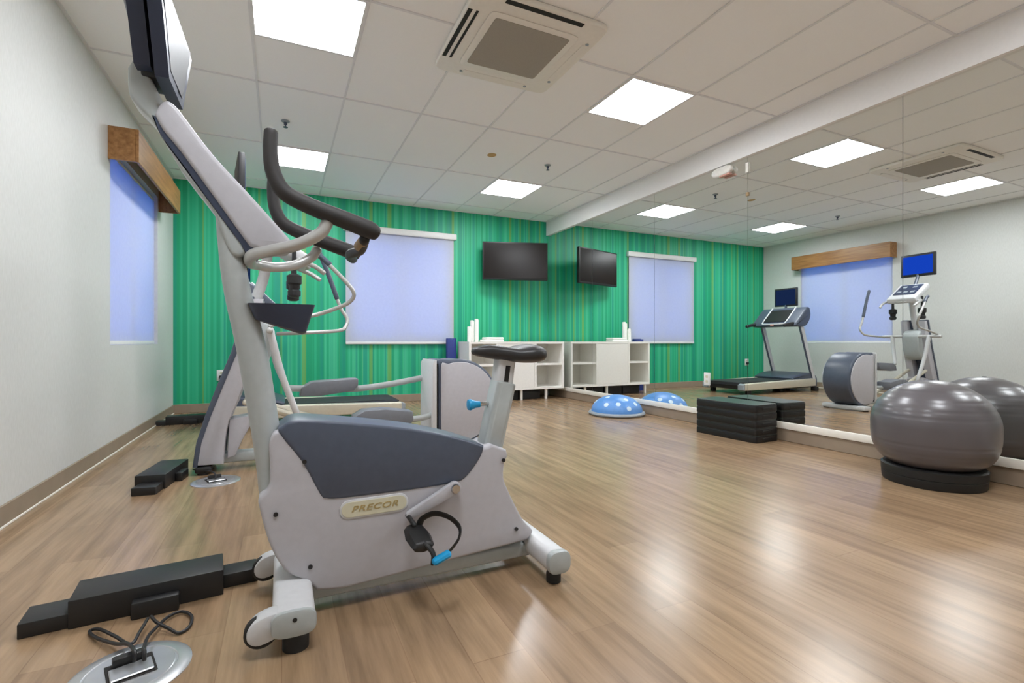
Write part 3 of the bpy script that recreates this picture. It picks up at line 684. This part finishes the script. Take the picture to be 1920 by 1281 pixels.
# console: hexagonal display leaning back
con_pts = [(-0.10, 1.545), (0.10, 1.545), (0.25, 1.775), (0.25, 1.93), (0.19, 2.06), (-0.19, 2.06), (-0.25, 1.93), (-0.25, 1.775)]
def con_x(z): return -0.274 + 0.01 * (z - 1.53) - 0.33 * max(0, z - 1.78)
def console_plate(bm, grow, x0, x1):
    ring0, ring1 = [], []
    pl = [(p[0], p[1]) for p in con_pts]; pl = inset(pl, -grow)
    dense = []
    for i in range(len(pl)):
        a, c = Vector(pl[i]), Vector(pl[(i + 1) % len(pl)])
        for k in range(4): q = a.lerp(c, k / 4); dense.append((q.x, q.y))
    for q in dense:
        ring0.append((con_x(q[1]) + x0, YCB + q[0], q[1])); ring1.append((con_x(q[1]) + x1, YCB + q[0], q[1]))
    loft(bm, [ring0, ring1])
bm = BM(); console_plate(bm, 0.0, -0.032, 0.0); con = finish('console', bm, M_navy, bike, angle=20)
bm = BM(); console_plate(bm, -0.028, 0.0001, 0.0012); finish('display', bm, M_screen2, con, angle=20)
bm = BM(); console_plate(bm, -0.03, -0.082, -0.045); finish('rear_casing', bm, M_navy, con, angle=20)
bm = BM(); box(bm, -0.35, -0.30, YCB - 0.05, YCB + 0.05, 1.56, 1.80, 0.01); finish('console_mount', bm, M_black, con)
# tray
TR = [(463, 568), (592, 571), (584, 622), (574, 627), (484, 606), (478, 600)]
poly = XZ(TR, 1.625)
xs0, xs1 = poly[0][0], poly[1][0]; zt = (poly[0][1] + poly[1][1]) / 2
bm = BM()
outer = []
for z, k, hw in ((poly[3][1], 0.90, 0.052), (poly[3][1] + 0.006, 0.93, 0.060), (zt, 1.0, 0.072)):
    pass
zb0, zb1 = poly[5][1], poly[3][1]
def tray_ring(f, grow=0.0, lift=0.0):
    """f 0 bottom .. 1 rim"""
    xl = poly[5][0] + (poly[0][0] - poly[5][0]) * f - grow; xr = poly[3][0] + (poly[1][0] - poly[3][0]) * f + grow
    zl = zb0 + (zt - zb0) * f + lift; zr = zb1 + (zt - zb1) * f + lift; hw = 0.050 + 0.016 * f + grow
    c = (xl + xr) / 2; out = []
    for x, y in sup(0, 0, 1, 1, 7, 36):
        xx = c + x * (xr - xl) / 2; out.append((xx, YCB + y * hw, zl + (zr - zl) * (xx - xl) / (xr - xl)))
    return out
loft(bm, [tray_ring(0, -0.008), tray_ring(0.05), tray_ring(0.5), tray_ring(1), tray_ring(1, -0.006), tray_ring(0.3, -0.008, 0.004)]); finish('bottle_tray', bm, M_navy, bike)
# handlebars
def hb(name, y, mirror=False):
    path = [(508, 248), (507, 285), (513, 325), (533, 360), (580, 386), (640, 410), (690, 430), (704, 437)]
    p3 = [Vector(T(u, v, 1.47)) for u, v in path]
    if mirror: p3 = [Vector((p.x, 2 * YCB - p.y - 0.045, p.z)) for p in p3]
    bm = BM(); tube(bm, p3, [0.0175, 0.0185, 0.020, 0.022, 0.023, 0.025, 0.026, 0.022], 6, 18)
    return finish(name, bm, M_foam, bike)
g1 = hb('grip', 1.47); g2 = hb('grip', 1.91, True)
bm = BM(); pa = Vector(T(684, 447, 1.49)); pb = Vector((pa.x, 2 * YCB - pa.y - 0.045, pa.z)); pm = Vector((pa.x - 0.02, YCB - 0.02, pa.z - 0.02))
tube(bm, [pa, pa.lerp(pm, 0.5) + Vector((0.01, 0, -0.01)), pm, pb.lerp(pm, 0.5) + Vector((0.01, 0, -0.01)), pb], 0.015, 6, 14); xb_ = finish('grip_crossbar', bm, M_black, bike)
bm = BM(); tube(bm, [pa + Vector((0, 0.02, -0.004)), pa + Vector((-0.006, 0.07, -0.012))], 0.0165, 1, 14); finish('collar', bm, M_brownclip, xb_)
fr = [T(614, 418, 1.475), T(600, 438, 1.475), T(560, 458, 1.485), T(510, 470, 1.52), T(474, 478, 1.59)]
n3 = [Vector(p) for p in fr]; full = n3 + [Vector((n3[-1].x - 0.012, YCB, n3[-1].z - 0.008))] + [Vector((p.x, 2 * YCB - p.y, p.z)) for p in reversed(n3)]
bm = BM(); tube(bm, full, 0.0165, 5, 16); finish('handlebar_frame', bm, M_silver, bike)
# seat
bm = BM(); rings = []
for u, vt, vb, hw in ((885.5, 657, 661, 0.012), (888, 653, 665, 0.024), (895, 650, 668, 0.033), (915, 646.5, 672, 0.042), (940, 649, 676, 0.06), (960, 652.5, 679, 0.09), (974, 648, 680, 0.116), (988, 645.5, 680, 0.123), (998, 648, 678, 0.113), (1004, 653, 675, 0.09), (1007, 658, 670, 0.05)):
    a, b_ = T(u, vt, YCB), T(u, vb, YCB); cz = (a[2] + b_[2]) / 2; hz = (a[2] - b_[2]) / 2
    rings.append([(a[0], YCB + q[0], cz + q[1]) for q in sup(0, 0, hw, hz, 2.8, 28)])
loft(bm, rings); seat = finish('seat', bm, M_vinyl, bike, angle=60)
# seat post
def post(name, pts, hw, hy, m_, p=4):
    a, b_ = Vector(T(*pts[0])), Vector(T(*pts[1])); d = (b_ - a).normalized(); s = Vector((d.z, 0, -d.x))
    bm = BM(); rr = []
    for f, g in ((0, 0.92), (0.02, 1), (0.98, 1), (1, 0.92)):
        c = a.lerp(b_, f); rr.append([tuple(c + s * q[0] + Vector((0, q[1], 0))) for q in sup(0, 0, hw * g, hy * g, p, 28)])
    loft(bm, rr); return finish(name, bm, m_, bike)
post('post_sleeve', ((915, 850, YCB), (943.5, 716, YCB)), 0.041, 0.046, M_grey2)
ip = post('seat_post', ((938, 740, YCB), (946.5, 674, YCB)), 0.034, 0.034, M_greyw, 6)
bm = BM(); a = Vector(T(949, 716, YCB - 0.0345)); b_ = Vector(T(953, 686, YCB - 0.0345)); d = (b_ - a); s = Vector((d.z, 0, -d.x)).normalized() * 0.009
vs = [a - s, a + s, b_ + s, b_ - s]; v0_ = [bm.verts.new(q + Vector((0, -0.001, 0))) for q in vs]; v1_ = [bm.verts.new(q + Vector((0, 0.004, 0))) for q in vs]
bm.faces.new(v0_); bm.faces.new(list(reversed(v1_)))
for k in range(4): bm.faces.new((v0_[k], v0_[(k + 1) % 4], v1_[(k + 1) % 4], v1_[k]))
finish('height_slot', bm, M_dark, ip)
kp = T(902, 758, YCB)
bm = BM(); lathe(bm, [(0.008, kp[0] - 0.02), (0.008, kp[0] + 0.03)], (0, kp[1], kp[2]), 'x', 14); kn = finish('adjuster_pin', bm, M_chrome, bike)
bm = BM(); lathe(bm, [(0.008, kp[0] - 0.052), (0.019, kp[0] - 0.050), (0.021, kp[0] - 0.042), (0.013, kp[0] - 0.022), (0.012, kp[0] - 0.006)], (0, kp[1], kp[2]), 'x', 20); finish('knob', bm, M_blue, kn)['label'] = 'bright blue adjuster knob'
# cranks and pedals
def crank(sgn):
    S = (lambda p: Vector(p)) if sgn < 0 else (lambda p: Vector((p[0], 2 * YCB - p[1], p[2])))
    hubp = Vector(T(851, 914, 1.59)); axl = Vector(T(768, 966, 1.585))
    if sgn > 0:
        axl = hubp * 2 - axl; axl.y = 1.585
    hubp.y = 1.592
    d = (axl - hubp); d.y = 0; L = d.length; d.normalize(); n_ = Vector((-d.z, 0, d.x))
    pl = []
    for k in range(9): a = -PI / 2 + PI * k / 8; pl.append(axl + (d * math.cos(a) + n_ * math.sin(a)) * 0.013)
    for k in range(9): a = PI / 2 + PI * k / 8; pl.append(hubp + (d * math.cos(a) + n_ * math.sin(a)) * 0.022)
    ys = (1.574, 1.596) if sgn < 0 else (2 * YCB - 1.596, 2 * YCB - 1.574)
    bm = BM(); slab(bm, [(p.x, p.z) for p in pl], ys[0], ys[1], 0.004, 2); ck = finish('crank_arm', bm, M_grey, bike)
    bm = BM(); ya, yb_ = sorted((S((0, 1.565, 0)).y, S((0, 1.612, 0)).y)); lathe(bm, [(0.014, ya), (0.016, ya + 0.006), (0.018, yb_)], (hubp.x, 0, hubp.z), 'y', 18); finish('crank_bolt', bm, M_chrome, ck)
    # pedal group
    dd = Vector((0, 0, 0)) if sgn < 0 else Vector((axl.x - Vector(T(768, 966, 1.585)).x, 0, axl.z - Vector(T(768, 966, 1.585)).z))
    def Q(u, v, y): return S(Vector(T(u, v, y)) + dd)
    bm = BM(); tube(bm, [Q(764, 966, 1.585), Q(778, 986, 1.535)], 0.0075, 1, 12); ax_ = finish('pedal_axle', bm, M_black, bike)
    bm = BM(); c0, c1 = Q(776, 992, 1.555), Q(793, 1024, 1.465)
    tube(bm, [c0, c0.lerp(c1, 0.5), c1], [0.024, 0.030, 0.026], 3, 8, flat=(1.35, 0.75)); pd = finish('pedal', bm, M_black, bike)
    bm = BM(); tube(bm, [Q(786, 984, 1.55), Q(793, 972, 1.545), Q(815, 963, 1.535), Q(842, 970, 1.51), Q(861, 988, 1.48), Q(861, 1008, 1.455), Q(848, 1028, 1.44), Q(833, 1043, 1.435)], 0.0135, 5, 10, flat=(1.0, 0.3), up=(0.3, 0.1, 1)); stp = finish('strap', bm, M_rubber, pd)
    bm = BM(); tube(bm, [Q(797, 1018, 1.46), Q(812, 1038, 1.445), Q(812, 1056, 1.44)], 0.012, 4, 10, flat=(1, 0.5)); finish('strap_tail', bm, M_rubber, pd)
    bm = BM(); tube(bm, [Q(816, 1053, 1.43), Q(840, 1039, 1.43)], 0.0165, 1, 10, flat=(1.0, 0.7)); finish('strap_buckle', bm, M_blue, pd)['label'] = 'bright blue strap buckle'
crank(-1); crank(1)

# ================================================================== ELLIPTICAL
YE = 3.76
el = thing('elliptical_trainer', 'grey elliptical trainer with a round rear drum standing behind the bike', 'elliptical trainer', (0.4, YE, 0))
dcx, dcz, dr_ = 1.235, 0.375, 0.327
prof = [(dcx + dr_ * math.cos(a), dcz + dr_ * math.sin(a)) for a in (-PI / 2 - 0.42 + (PI + 0.42 + 0.2) * k / 30 for k in range(31))]
prof = prof + [(1.085, 0.702), (1.070, 0.69), (1.068, 0.62), (1.068, 0.20), (1.075, 0.12)]
bm = BM(); slab(bm, prof, 3.598, 3.922, 0.02, 3); drum = finish('drum_cover', bm, M_slate, el, angle=45); drum['label'] = 'dark slate rounded drum cover'
for y0, y1 in ((3.582, 3.5979), (3.9221, 3.938)):
    rs = dr_ - 0.022; pin = [(dcx + rs * math.cos(a), dcz + rs * math.sin(a)) for a in (-PI / 2 - 0.35 + (PI + 0.35 + 0.3) * k / 30 for k in range(31))] + [(1.100, 0.678), (1.090, 0.665), (1.088, 0.62), (1.088, 0.20), (1.096, 0.12)]; bm = BM(); slab(bm, pin, y0, y1, 0.007, 2); sd = finish('drum_side', bm, M_grey, el)
    yy = y0 - 0.001 if y0 < YE else y1 - 0.002
bm = BM(); box(bm, 1.055, 1.0675, 3.60, 3.92, 0.10, 0.67); finish('cover_gap', bm, M_dark, el)
bm = BM(); slab(bm, [(1.02, 0.14), (1.0549, 0.10), (1.0549, 0.695), (1.04, 0.70), (1.022, 0.67)], 3.585, 3.935, 0.006, 2); finish('front_cover', bm, M_greyw, el)
bm = BM(); box(bm, 1.30, 1.42, 3.50, 4.02, 0.012, 0.06, 0.012); fs_ = finish('rear_stabilizer', bm, M_greyw, el)
for y in (3.53, 3.99):
    bm = BM(); lathe(bm, [(0.03, 0), (0.03, 0.014)], (1.36, y, 0), 'z', 16); finish('foot', bm, M_rubber, fs_)
bm = BM(); slab(bm, sup(YE, 0.075, 0.055, 0.035, 5, 20), -0.46, 1.32, 0.005, 1, 'x'); finish('base_rail', bm, M_grey2, el)
bm = BM(); box(bm, -0.49, -0.40, 3.60, 3.92, 0.012, 0.05, 0.01); fs_ = finish('front_stabilizer', bm, M_black, el)
for y in (3.63, 3.89):
    bm = BM(); lathe(bm, [(0.03, 0), (0.03, 0.014)], (-0.45, y, 0), 'z', 16); finish('foot', bm, M_rubber, fs_)
# tower
LG = [(365, 876), (373, 832), (390, 782), (413, 726), (440, 662), (460, 600), (472, 560), (494, 560), (486, 620), (464, 700), (443, 758), (428, 792), (421, 830), (418, 872)]
def leg(ya, yb_, nm):
    poly = XZ(LG, 3.60); poly = [(p[0], max(p[1], 0.03)) for p in poly]
    bm = BM(); slab(bm, smooth_poly(poly, 2, sharp=(0, 6, 7, 13)), ya, yb_, 0.012, 2); return finish(nm, bm, M_grey, el)
l1 = leg(3.615, 3.70, 'tower_leg'); leg(3.82, 3.905, 'tower_leg')
SPn = [(360, 878), (367, 832), (384, 780), (406, 724), (433, 660), (452, 596), (464, 556), (476, 556), (464, 600), (444, 662), (417, 727), (394, 783), (377, 832), (369, 878)]
poly = XZ(SPn, 3.60); poly = [(p[0], max(p[1], 0.03)) for p in poly]
bm = BM(); slab(bm, poly, 3.607, 3.913, 0.006, 2); finish('tower_spine', bm, M_slate, el)['label'] = 'dark slate front face of the tower'
FT = [(428, 790), (470, 782), (474, 792), (452, 830), (440, 858), (424, 864)]
bm = BM(); slab(bm, XZ(FT, 3.60), 3.66, 3.86, 0.01, 2); finish('tower_gusset', bm, M_grey, el)
pp = [(-0.235, YE, 0.95), (-0.16, YE, 1.12), (-0.11, YE, 1.28), (-0.09, YE, 1.42)]
bm = BM(); tube(bm, pp, 0.034, 5, 16); finish('console_post', bm, M_greyw, el)
# pivot housing
bm = BM(); slab(bm, smooth_poly([(-0.27, 0.62), (-0.16, 0.60), (-0.08, 0.70), (-0.05, 0.86), (-0.07, 0.95), (-0.22, 0.98)], 3), 3.66, 3.86, 0.02, 3); finish('pivot_housing', bm, M_grey2, el)
bm = BM(); tube(bm, [(-0.07, 3.42, 0.905), (-0.07, 4.10, 0.905)], 0.02, 1, 14); finish('pivot_shaft', bm, M_silver, el)
# console
ca = math.radians(-42)
bm = BM(); box(bm, -0.21, 0.20, YE - 0.17, YE + 0.17, 1.44, 1.52, 0.02, 3, (math.radians(32), 'Y', (0, YE, 1.48))); cn = finish('console', bm, M_greyw, el)
bm = BM(); box(bm, -0.17, 0.10, YE - 0.13, YE + 0.13, 1.5205, 1.527, 0.003, 1, (math.radians(32), 'Y', (0, YE, 1.48))); finish('control_panel', bm, M_navy, cn)
for dx, dy in ((-0.1, -0.06), (-0.1, 0.06), (0.03, -0.08), (0.03, 0), (0.03, 0.08)):
    bm = BM(); box(bm, dx - 0.022, dx + 0.022, YE + dy - 0.025, YE + dy + 0.025, 1.5275, 1.530, 0.001, 1, (math.radians(32), 'Y', (0, YE, 1.48))); finish('button', bm, M_rim, cn)
bm = BM(); tube(bm, [(0.26, YE - 0.20, 1.30), (0.20, YE - 0.21, 1.34), (0.1, YE - 0.19, 1.38), (0.17, YE, 1.36), (0.1, YE + 0.19, 1.38), (0.20, YE + 0.21, 1.34), (0.26, YE + 0.20, 1.30)], 0.016, 6, 12); finish('fixed_handlebar', bm, M_silver, el)
# bottle holders (black)
for k in (-1, 1):
    c = (0.075, YE + 0.14 * k - (0.06 if k < 0 else 0)); bm = BM()
    lathe(bm, [(0.025, 1.13), (0.04, 1.14), (0.04, 1.17), (0.03, 1.18), (0.034, 1.21), (0.046, 1.22), (0.046, 1.27), (0.03, 1.28), (0.016, 1.285), (0.014, 1.43)], (c[0], c[1], 0), 'z', 18); finish('bottle_holder', bm, M_black, el)
# tv
bm = BM(); box(bm, -0.325, -0.285, YE - 0.215, YE + 0.215, 1.73, 2.04, 0.008, 2, (math.radians(7), 'Z', (-0.3, YE, 1.75))); bmesh.ops.translate(bm, verts=bm.verts, vec=(0.05, 0, 0)); tvh = finish('television', bm, M_black, el)
bm = BM(); box(bm, -0.2849, -0.283, YE - 0.19, YE + 0.19, 1.765, 2.01, 0, 1, (math.radians(7), 'Z', (-0.3, YE, 1.75))); bmesh.ops.translate(bm, verts=bm.verts, vec=(0.05, 0, 0)); finish('lit_screen', bm, M_bluescr, tvh, smooth=False)['label'] = 'television screen glowing blue'
bm = BM(); tube(bm, [(-0.16, YE, 1.58), (-0.23, YE, 1.70), (-0.285, YE, 1.85)], 0.02, 4, 10); finish('tv_bracket', bm, M_slate, tvh)
# moving arms
def arm(y, grip, loop, link, ped_a, ped_b, sg):
    bm = BM(); tube(bm, [T(*p) for p in loop], 0.0135, 6, 12); ar = finish('moving_arm', bm, M_silver, el)
    bm = BM(); tube(bm, [T(*p) for p in grip], 0.018, 5, 12); finish('arm_grip', bm, M_slate, ar)
    bm = BM(); tube(bm, link, [0.024, 0.022, 0.02], 4, 12); finish('lower_link', bm, M_greyw, el)
arm(3.42, [(590, 474, 3.44), (602, 482, 3.44), (618, 496, 3.43)], [(614, 493, 3.43), (648, 528, 3.42), (663, 548, 3.42), (659, 563, 3.44), (639, 575, 3.48), (594, 590, 3.52), (540, 600, 3.50), (505, 612, 3.46)],
    [(-0.07, 3.55, 0.91), (0.0, 3.57, 0.62), (0.10, 3.60, 0.33)], None, None, -1)
arm(4.10, [(597, 470, 4.10), (612, 505, 4.10), (632, 560, 4.10)], [(630, 555, 4.10), (640, 580, 4.10), (651, 598, 4.10), (648, 612, 4.08), (636, 620, 4.05), (577, 624, 4.02), (520, 626, 4.06)],
    [(-0.07, 3.98, 0.91), (-0.04, 3.95, 0.70), (0.02, 3.90, 0.53)], None, None, 1)
# pedal arms and pedals
bm = BM(); tube(bm, [(0.04, 3.90, 0.50), T(670, 729, 3.90), T(790, 709, 3.90), (1.06, 3.88, 0.575)], 0.024, 4, 10, flat=(0.7, 1)); finish('pedal_arm', bm, M_grey2, el)
bm = BM(); tube(bm, [(0.10, 3.60, 0.31), T(640, 790, 3.62), T(775, 786, 3.62), (1.06, 3.64, 0.29)], 0.022, 4, 10, flat=(0.7, 1)); finish('pedal_arm', bm, M_grey2, el)
def pedal(poly, y0, y1):
    bm = BM(); slab(bm, XZ(poly, y0), y0, y1, 0.008, 2); o = finish('foot_pedal', bm, M_pedal, el)
pedal([(562, 744), (566, 728), (585, 717), (660, 711), (672, 711), (672, 722), (664, 733), (600, 743)], 3.83, 4.0)
pedal([(662, 800), (664, 783), (684, 771), (724, 768), (774, 772), (776, 786), (770, 798), (730, 801)], 3.52, 3.68)
for y in (3.66, 3.86):
    bm = BM(); tube(bm, [(-0.22, y, 0.44), (0.55, y, 0.16)], 0.022, 1, 10); finish('ramp_rail', bm, M_beige, el)

# ================================================================== TREADMILL
ty0, ty1 = 5.36, 6.17; TYC = (ty0 + ty1) / 2
tm = thing('treadmill', 'grey treadmill near the green wall in the left corner', 'treadmill', (0.3, TYC, 0))
bm = BM(); box(bm, -0.45, 1.16, ty0 + 0.07, ty1 - 0.07, 0.08, 0.19, 0.01); finish('deck', bm, M_black, tm)
bm = BM(); slab(bm, sup(0.42, 0.165, 0.76, 0.033, 10, 40), ty0 + 0.12, ty1 - 0.12, 0.003, 1); finish('running_belt', bm, M_belt, tm)
for y0, y1 in ((ty0, ty0 + 0.10), (ty1 - 0.10, ty1)):
    bm = BM(); slab(bm, [(-0.52, 0.085), (1.19, 0.07), (1.215, 0.09), (1.215, 0.155), (1.19, 0.175), (-0.45, 0.215), (-0.52, 0.2)], y0, y1, 0.012, 3); finish('side_rail', bm, M_beige, tm)
for y0, y1 in ((ty0 - 0.004, ty0 + 0.104), (ty1 - 0.104, ty1 + 0.004)):
    bm = BM(); slab(bm, [(1.18, 0.066), (1.225, 0.085), (1.225, 0.16), (1.18, 0.18)], y0, y1, 0.01, 2); finish('rail_end_cap', bm, M_rim, tm)
bm = BM(); slab(bm, smooth_poly([(-0.62, 0.06), (-0.30, 0.06), (0.02, 0.20), (-0.05, 0.26), (-0.25, 0.30), (-0.5, 0.30), (-0.62, 0.22)], 3, sharp=(0, 1)), ty0 + 0.04, ty1 - 0.04, 0.03, 3); finish('motor_hood', bm, M_slate, tm)
for y in (ty0 + 0.045, ty1 - 0.045):
    a, b_ = Vector((-0.53, y, 0.16)), Vector((-0.20, y, 1.11)); bm = BM()
    tube(bm, [a, b_], 0.045, 1, 16, flat=(0.55, 1.0), up=(1, 0, 0)); up_ = finish('upright', bm, M_greyw, tm)
    bm = BM(); tube(bm, [a + Vector((0.042, 0, 0.02)), b_ + Vector((0.042, 0, -0.02))], 0.016, 1, 10); finish('upright_trim', bm, M_slate, up_)
    bm = BM(); tube(bm, [b_ + Vector((0, 0, 0.0)), Vector((0.02, y, 1.13)), Vector((0.22, y, 1.10))], [0.03, 0.03, 0.024], 4, 14); finish('handrail', bm, M_black, tm)
    bm = BM(); box(bm, -0.6, -0.5, y - 0.04, y + 0.04, 0, 0.07, 0.01); finish('foot', bm, M_rubber, tm)
for y in (ty0 + 0.06, ty1 - 0.06):
    bm = BM(); box(bm, 1.0, 1.08, y - 0.03, y + 0.03, 0, 0.08, 0.01); finish('foot', bm, M_rubber, tm)
bm = BM(); slab(bm, smooth_poly([(-0.02, 1.09), (0.02, 1.13), (-0.10, 1.25), (-0.26, 1.40), (-0.34, 1.40), (-0.36, 1.25), (-0.25, 1.10)], 3), ty0 - 0.02, ty1 + 0.02, 0.03, 3); cn = finish('console', bm, M_slate, tm)
bm = BM(); box(bm, -0.155, 0.155, TYC - 0.20, TYC + 0.20, -0.004, 0.006, 0.003, 1)
bmesh.ops.rotate(bm, verts=bm.verts, cent=(0, TYC, 0), matrix=Matrix.Rotation(math.radians(42), 3, 'Y')); bmesh.ops.translate(bm, verts=bm.verts, vec=(-0.125, 0, 1.275)); finish('control_panel', bm, M_black, cn)
bm = BM(); 
for s in (-1, 1): tube(bm, [(-0.27, TYC + 0.22 * s, 1.42), (-0.02, TYC + 0.22 * s, 1.17), (0.02, TYC + 0.18 * s, 1.135)], 0.012, 3, 8)
tube(bm, [(0.02, TYC - 0.18, 1.135), (0.03, TYC, 1.13), (0.02, TYC + 0.18, 1.135)], 0.012, 3, 8)
finish('console_trim', bm, M_greyw, cn)
bm = BM(); box(bm, 0.03, 0.05, TYC - 0.03, TYC + 0.03, 1.10, 1.13, 0.004); finish('stop_key', bm, M_red, cn)
bm = BM(); box(bm, -0.345, -0.305, TYC - 0.21, TYC + 0.21, 1.45, 1.765, 0.008, 2); tvh = finish('television', bm, M_black, tm)
bm = BM(); box(bm, -0.3049, -0.303, TYC - 0.185, TYC + 0.185, 1.475, 1.74); finish('lit_screen', bm, M_bluescr2, tvh, smooth=False)['label'] = 'television screen glowing dim blue'
bm = BM(); tube(bm, [(-0.31, TYC, 1.36), (-0.335, TYC, 1.60)], 0.02, 1, 10); finish('tv_bracket', bm, M_slate, tvh)

# ================================================================== FLOOR POWER BOXES
def floor_box(c, rz, lab, first=None):
    if first: return dup(first, (c[0], c[1], 0), lab, rz)
    x, y = c
    t = thing('power_adapter_box', lab, 'floor power box', (x, y, 0), 'black power boxes on the floor')
    bm = BM(); box(bm, x - 0.195, x + 0.195, y - 0.075, y + 0.075, 0, 0.083, 0.003, 2); finish('box_body', bm, M_black, t)
    bm = BM(); box(bm, x - 0.305, x - 0.1951, y - 0.065, y + 0.05, 0, 0.043, 0.003, 2); finish('side_block', bm, M_black, t)
    bm = BM(); box(bm, x + 0.1951, x + 0.300, y - 0.03, y + 0.06, 0, 0.046, 0.003, 2); finish('side_block', bm, M_black, t)
    return t
# orientation of the near box follows its front edge
fa, fb = Vector((-0.557, 1.838, 0)), Vector((-0.179, 1.878, 0)); fang = math.atan2(fb.y - fa.y, fb.x - fa.x); fm = (fa + fb) / 2
fc = fm + Vector((-math.sin(fang), math.cos(fang), 0)) * 0.075
b1 = floor_box((fc.x, fc.y), fang, 'black stepped power box on the floor in front of the bike')
b1.rotation_euler = (0, 0, fang)
bm = BM(); cxx, cyy = fc.x - 0.0, fc.y - 0.105
box(bm, cxx - 0.045, cxx + 0.075, fc.y - 0.112, fc.y - 0.0751, 0, 0.05, 0.004, 2); con_ = finish('plug_block', bm, M_black, b1)
b2 = dup(b1, (-0.645, 3.57, 0), 'black stepped power box on the floor beside the elliptical tower', math.radians(82))
b3 = dup(b1, (-0.86, 5.99, 0), 'black power box on the floor in the far left corner by the green wall', math.radians(4))
# floor outlet covers
def floor_outlet(x, y, lab, first=None):
    if first: return dup(first, (x, y, 0), lab)
    t = thing('floor_outlet', lab, 'floor outlet', (x, y, 0), 'round steel floor outlets')
    bm = BM(); lathe(bm, [(0.13, 0.0), (0.13, 0.003), (0.122, 0.007), (0.10, 0.008), (0.098, 0.0065), (0.094, 0.0065), (0.092, 0.008), (0.01, 0.008)], (x, y, 0), 'z', 56); cv = finish('cover_plate', bm, M_steel, t)
    rt = (math.radians(18), 'Z', (x, y, 0))
    bm = BM(); box(bm, x - 0.050, x + 0.050, y - 0.045, y + 0.05, 0.0081, 0.0105, 0.001, 1, rt); finish('socket_well', bm, M_dark, t)
    bm = BM(); box(bm, x - 0.044, x + 0.044, y - 0.04, y + 0.018, 0.0106, 0.016, 0.002, 1, rt); finish('flap', bm, M_steel, t)
    bm = BM(); box(bm, x - 0.035, x + 0.035, y + 0.020, y + 0.044, 0.0106, 0.034, 0.004, 2, rt); finish('plug', bm, M_black, t)
    return t
fo = floor_outlet(-0.345, 1.535, 'round steel floor outlet with cables nearest the camera')
floor_outlet(-0.356, 3.416, 'round steel floor outlet at the foot of the elliptical tower', fo)
def cord(name, lab, pts, r=0.0045):
    bm = BM(); tube(bm, pts, r, 8, 8); o = finish(name, bm, M_black, None, pts[0]); tag(o, lab, 'cable'); return o
def onz(u, v, z):
    a = (u - 960) / F; b = (640.5 - v) / F; t = (z - CAMH) / b
    return ((SN + a * CS) * t, (CS - a * SN) * t, z)
cord('power_cable', 'black cable looping left from the near floor outlet to the power box', [onz(252, 1240, 0.03), onz(252, 1222, 0.05), onz(240, 1208, 0.04), onz(215, 1207, 0.02), onz(180, 1196, 0.01), onz(168, 1184, 0.008), onz(185, 1180, 0.012), onz(215, 1193, 0.022), onz(245, 1208, 0.028), onz(262, 1185, 0.03), onz(277, 1160, 0.03)])
cord('power_cable', 'black cable looping right from the near floor outlet to the power box', [onz(271, 1238, 0.03), onz(270, 1218, 0.05), onz(277, 1195, 0.035), onz(295, 1175, 0.02), onz(315, 1157, 0.012), onz(340, 1147, 0.008), onz(359, 1155, 0.008), onz(355, 1175, 0.006), onz(335, 1187, 0.006), onz(315, 1178, 0.014), onz(295, 1168, 0.024), onz(283, 1156, 0.03)])
cord('power_cable', 'thin black cable between the power box and the bike front wheel', [onz(476, 1062, 0.03), onz(484, 1052, 0.05), onz(500, 1046, 0.055), onz(512, 1050, 0.06), onz(520, 1062, 0.10)], 0.004)
cord('power_cable', 'short black cable from the far floor outlet to the elliptical', [onz(404, 898, 0.03), onz(404, 890, 0.05), onz(396, 884, 0.05), onz(380, 884, 0.02), onz(362, 880, 0.02)], 0.005)

# ================================================================== LIGHT, WORLD, CAMERA
w = bpy.data.worlds.new('dusk_sky'); SC.world = w; w.use_nodes = True
bg = w.node_tree.nodes['Background']; bg.inputs['Color'].default_value = (0.06, 0.225, 1.0, 1); bg.inputs['Strength'].default_value = 2.5

cam = bpy.data.cameras.new('camera'); co = bpy.data.objects.new('camera', cam); COL.objects.link(co)
cam.sensor_width = 36; cam.sensor_fit = 'HORIZONTAL'; cam.lens = F / 1920 * 36; cam.clip_start = 0.05
co.location = (0, 0, CAMH); co.rotation_euler = (PI / 2, 0, -YAW); SC.camera = co
vs_ = SC.view_settings; vs_.view_transform = 'Standard'; vs_.look = 'None'; vs_.exposure = 1.58; vs_.gamma = 1.0; vs_.use_curve_mapping = False
cy = SC.cycles
cy.max_bounces = 10; cy.diffuse_bounces = 6; cy.glossy_bounces = 6; cy.transparent_max_bounces = 8
cy.sample_clamp_indirect = 6.0; cy.blur_glossy = 0.3; cy.use_denoising = True
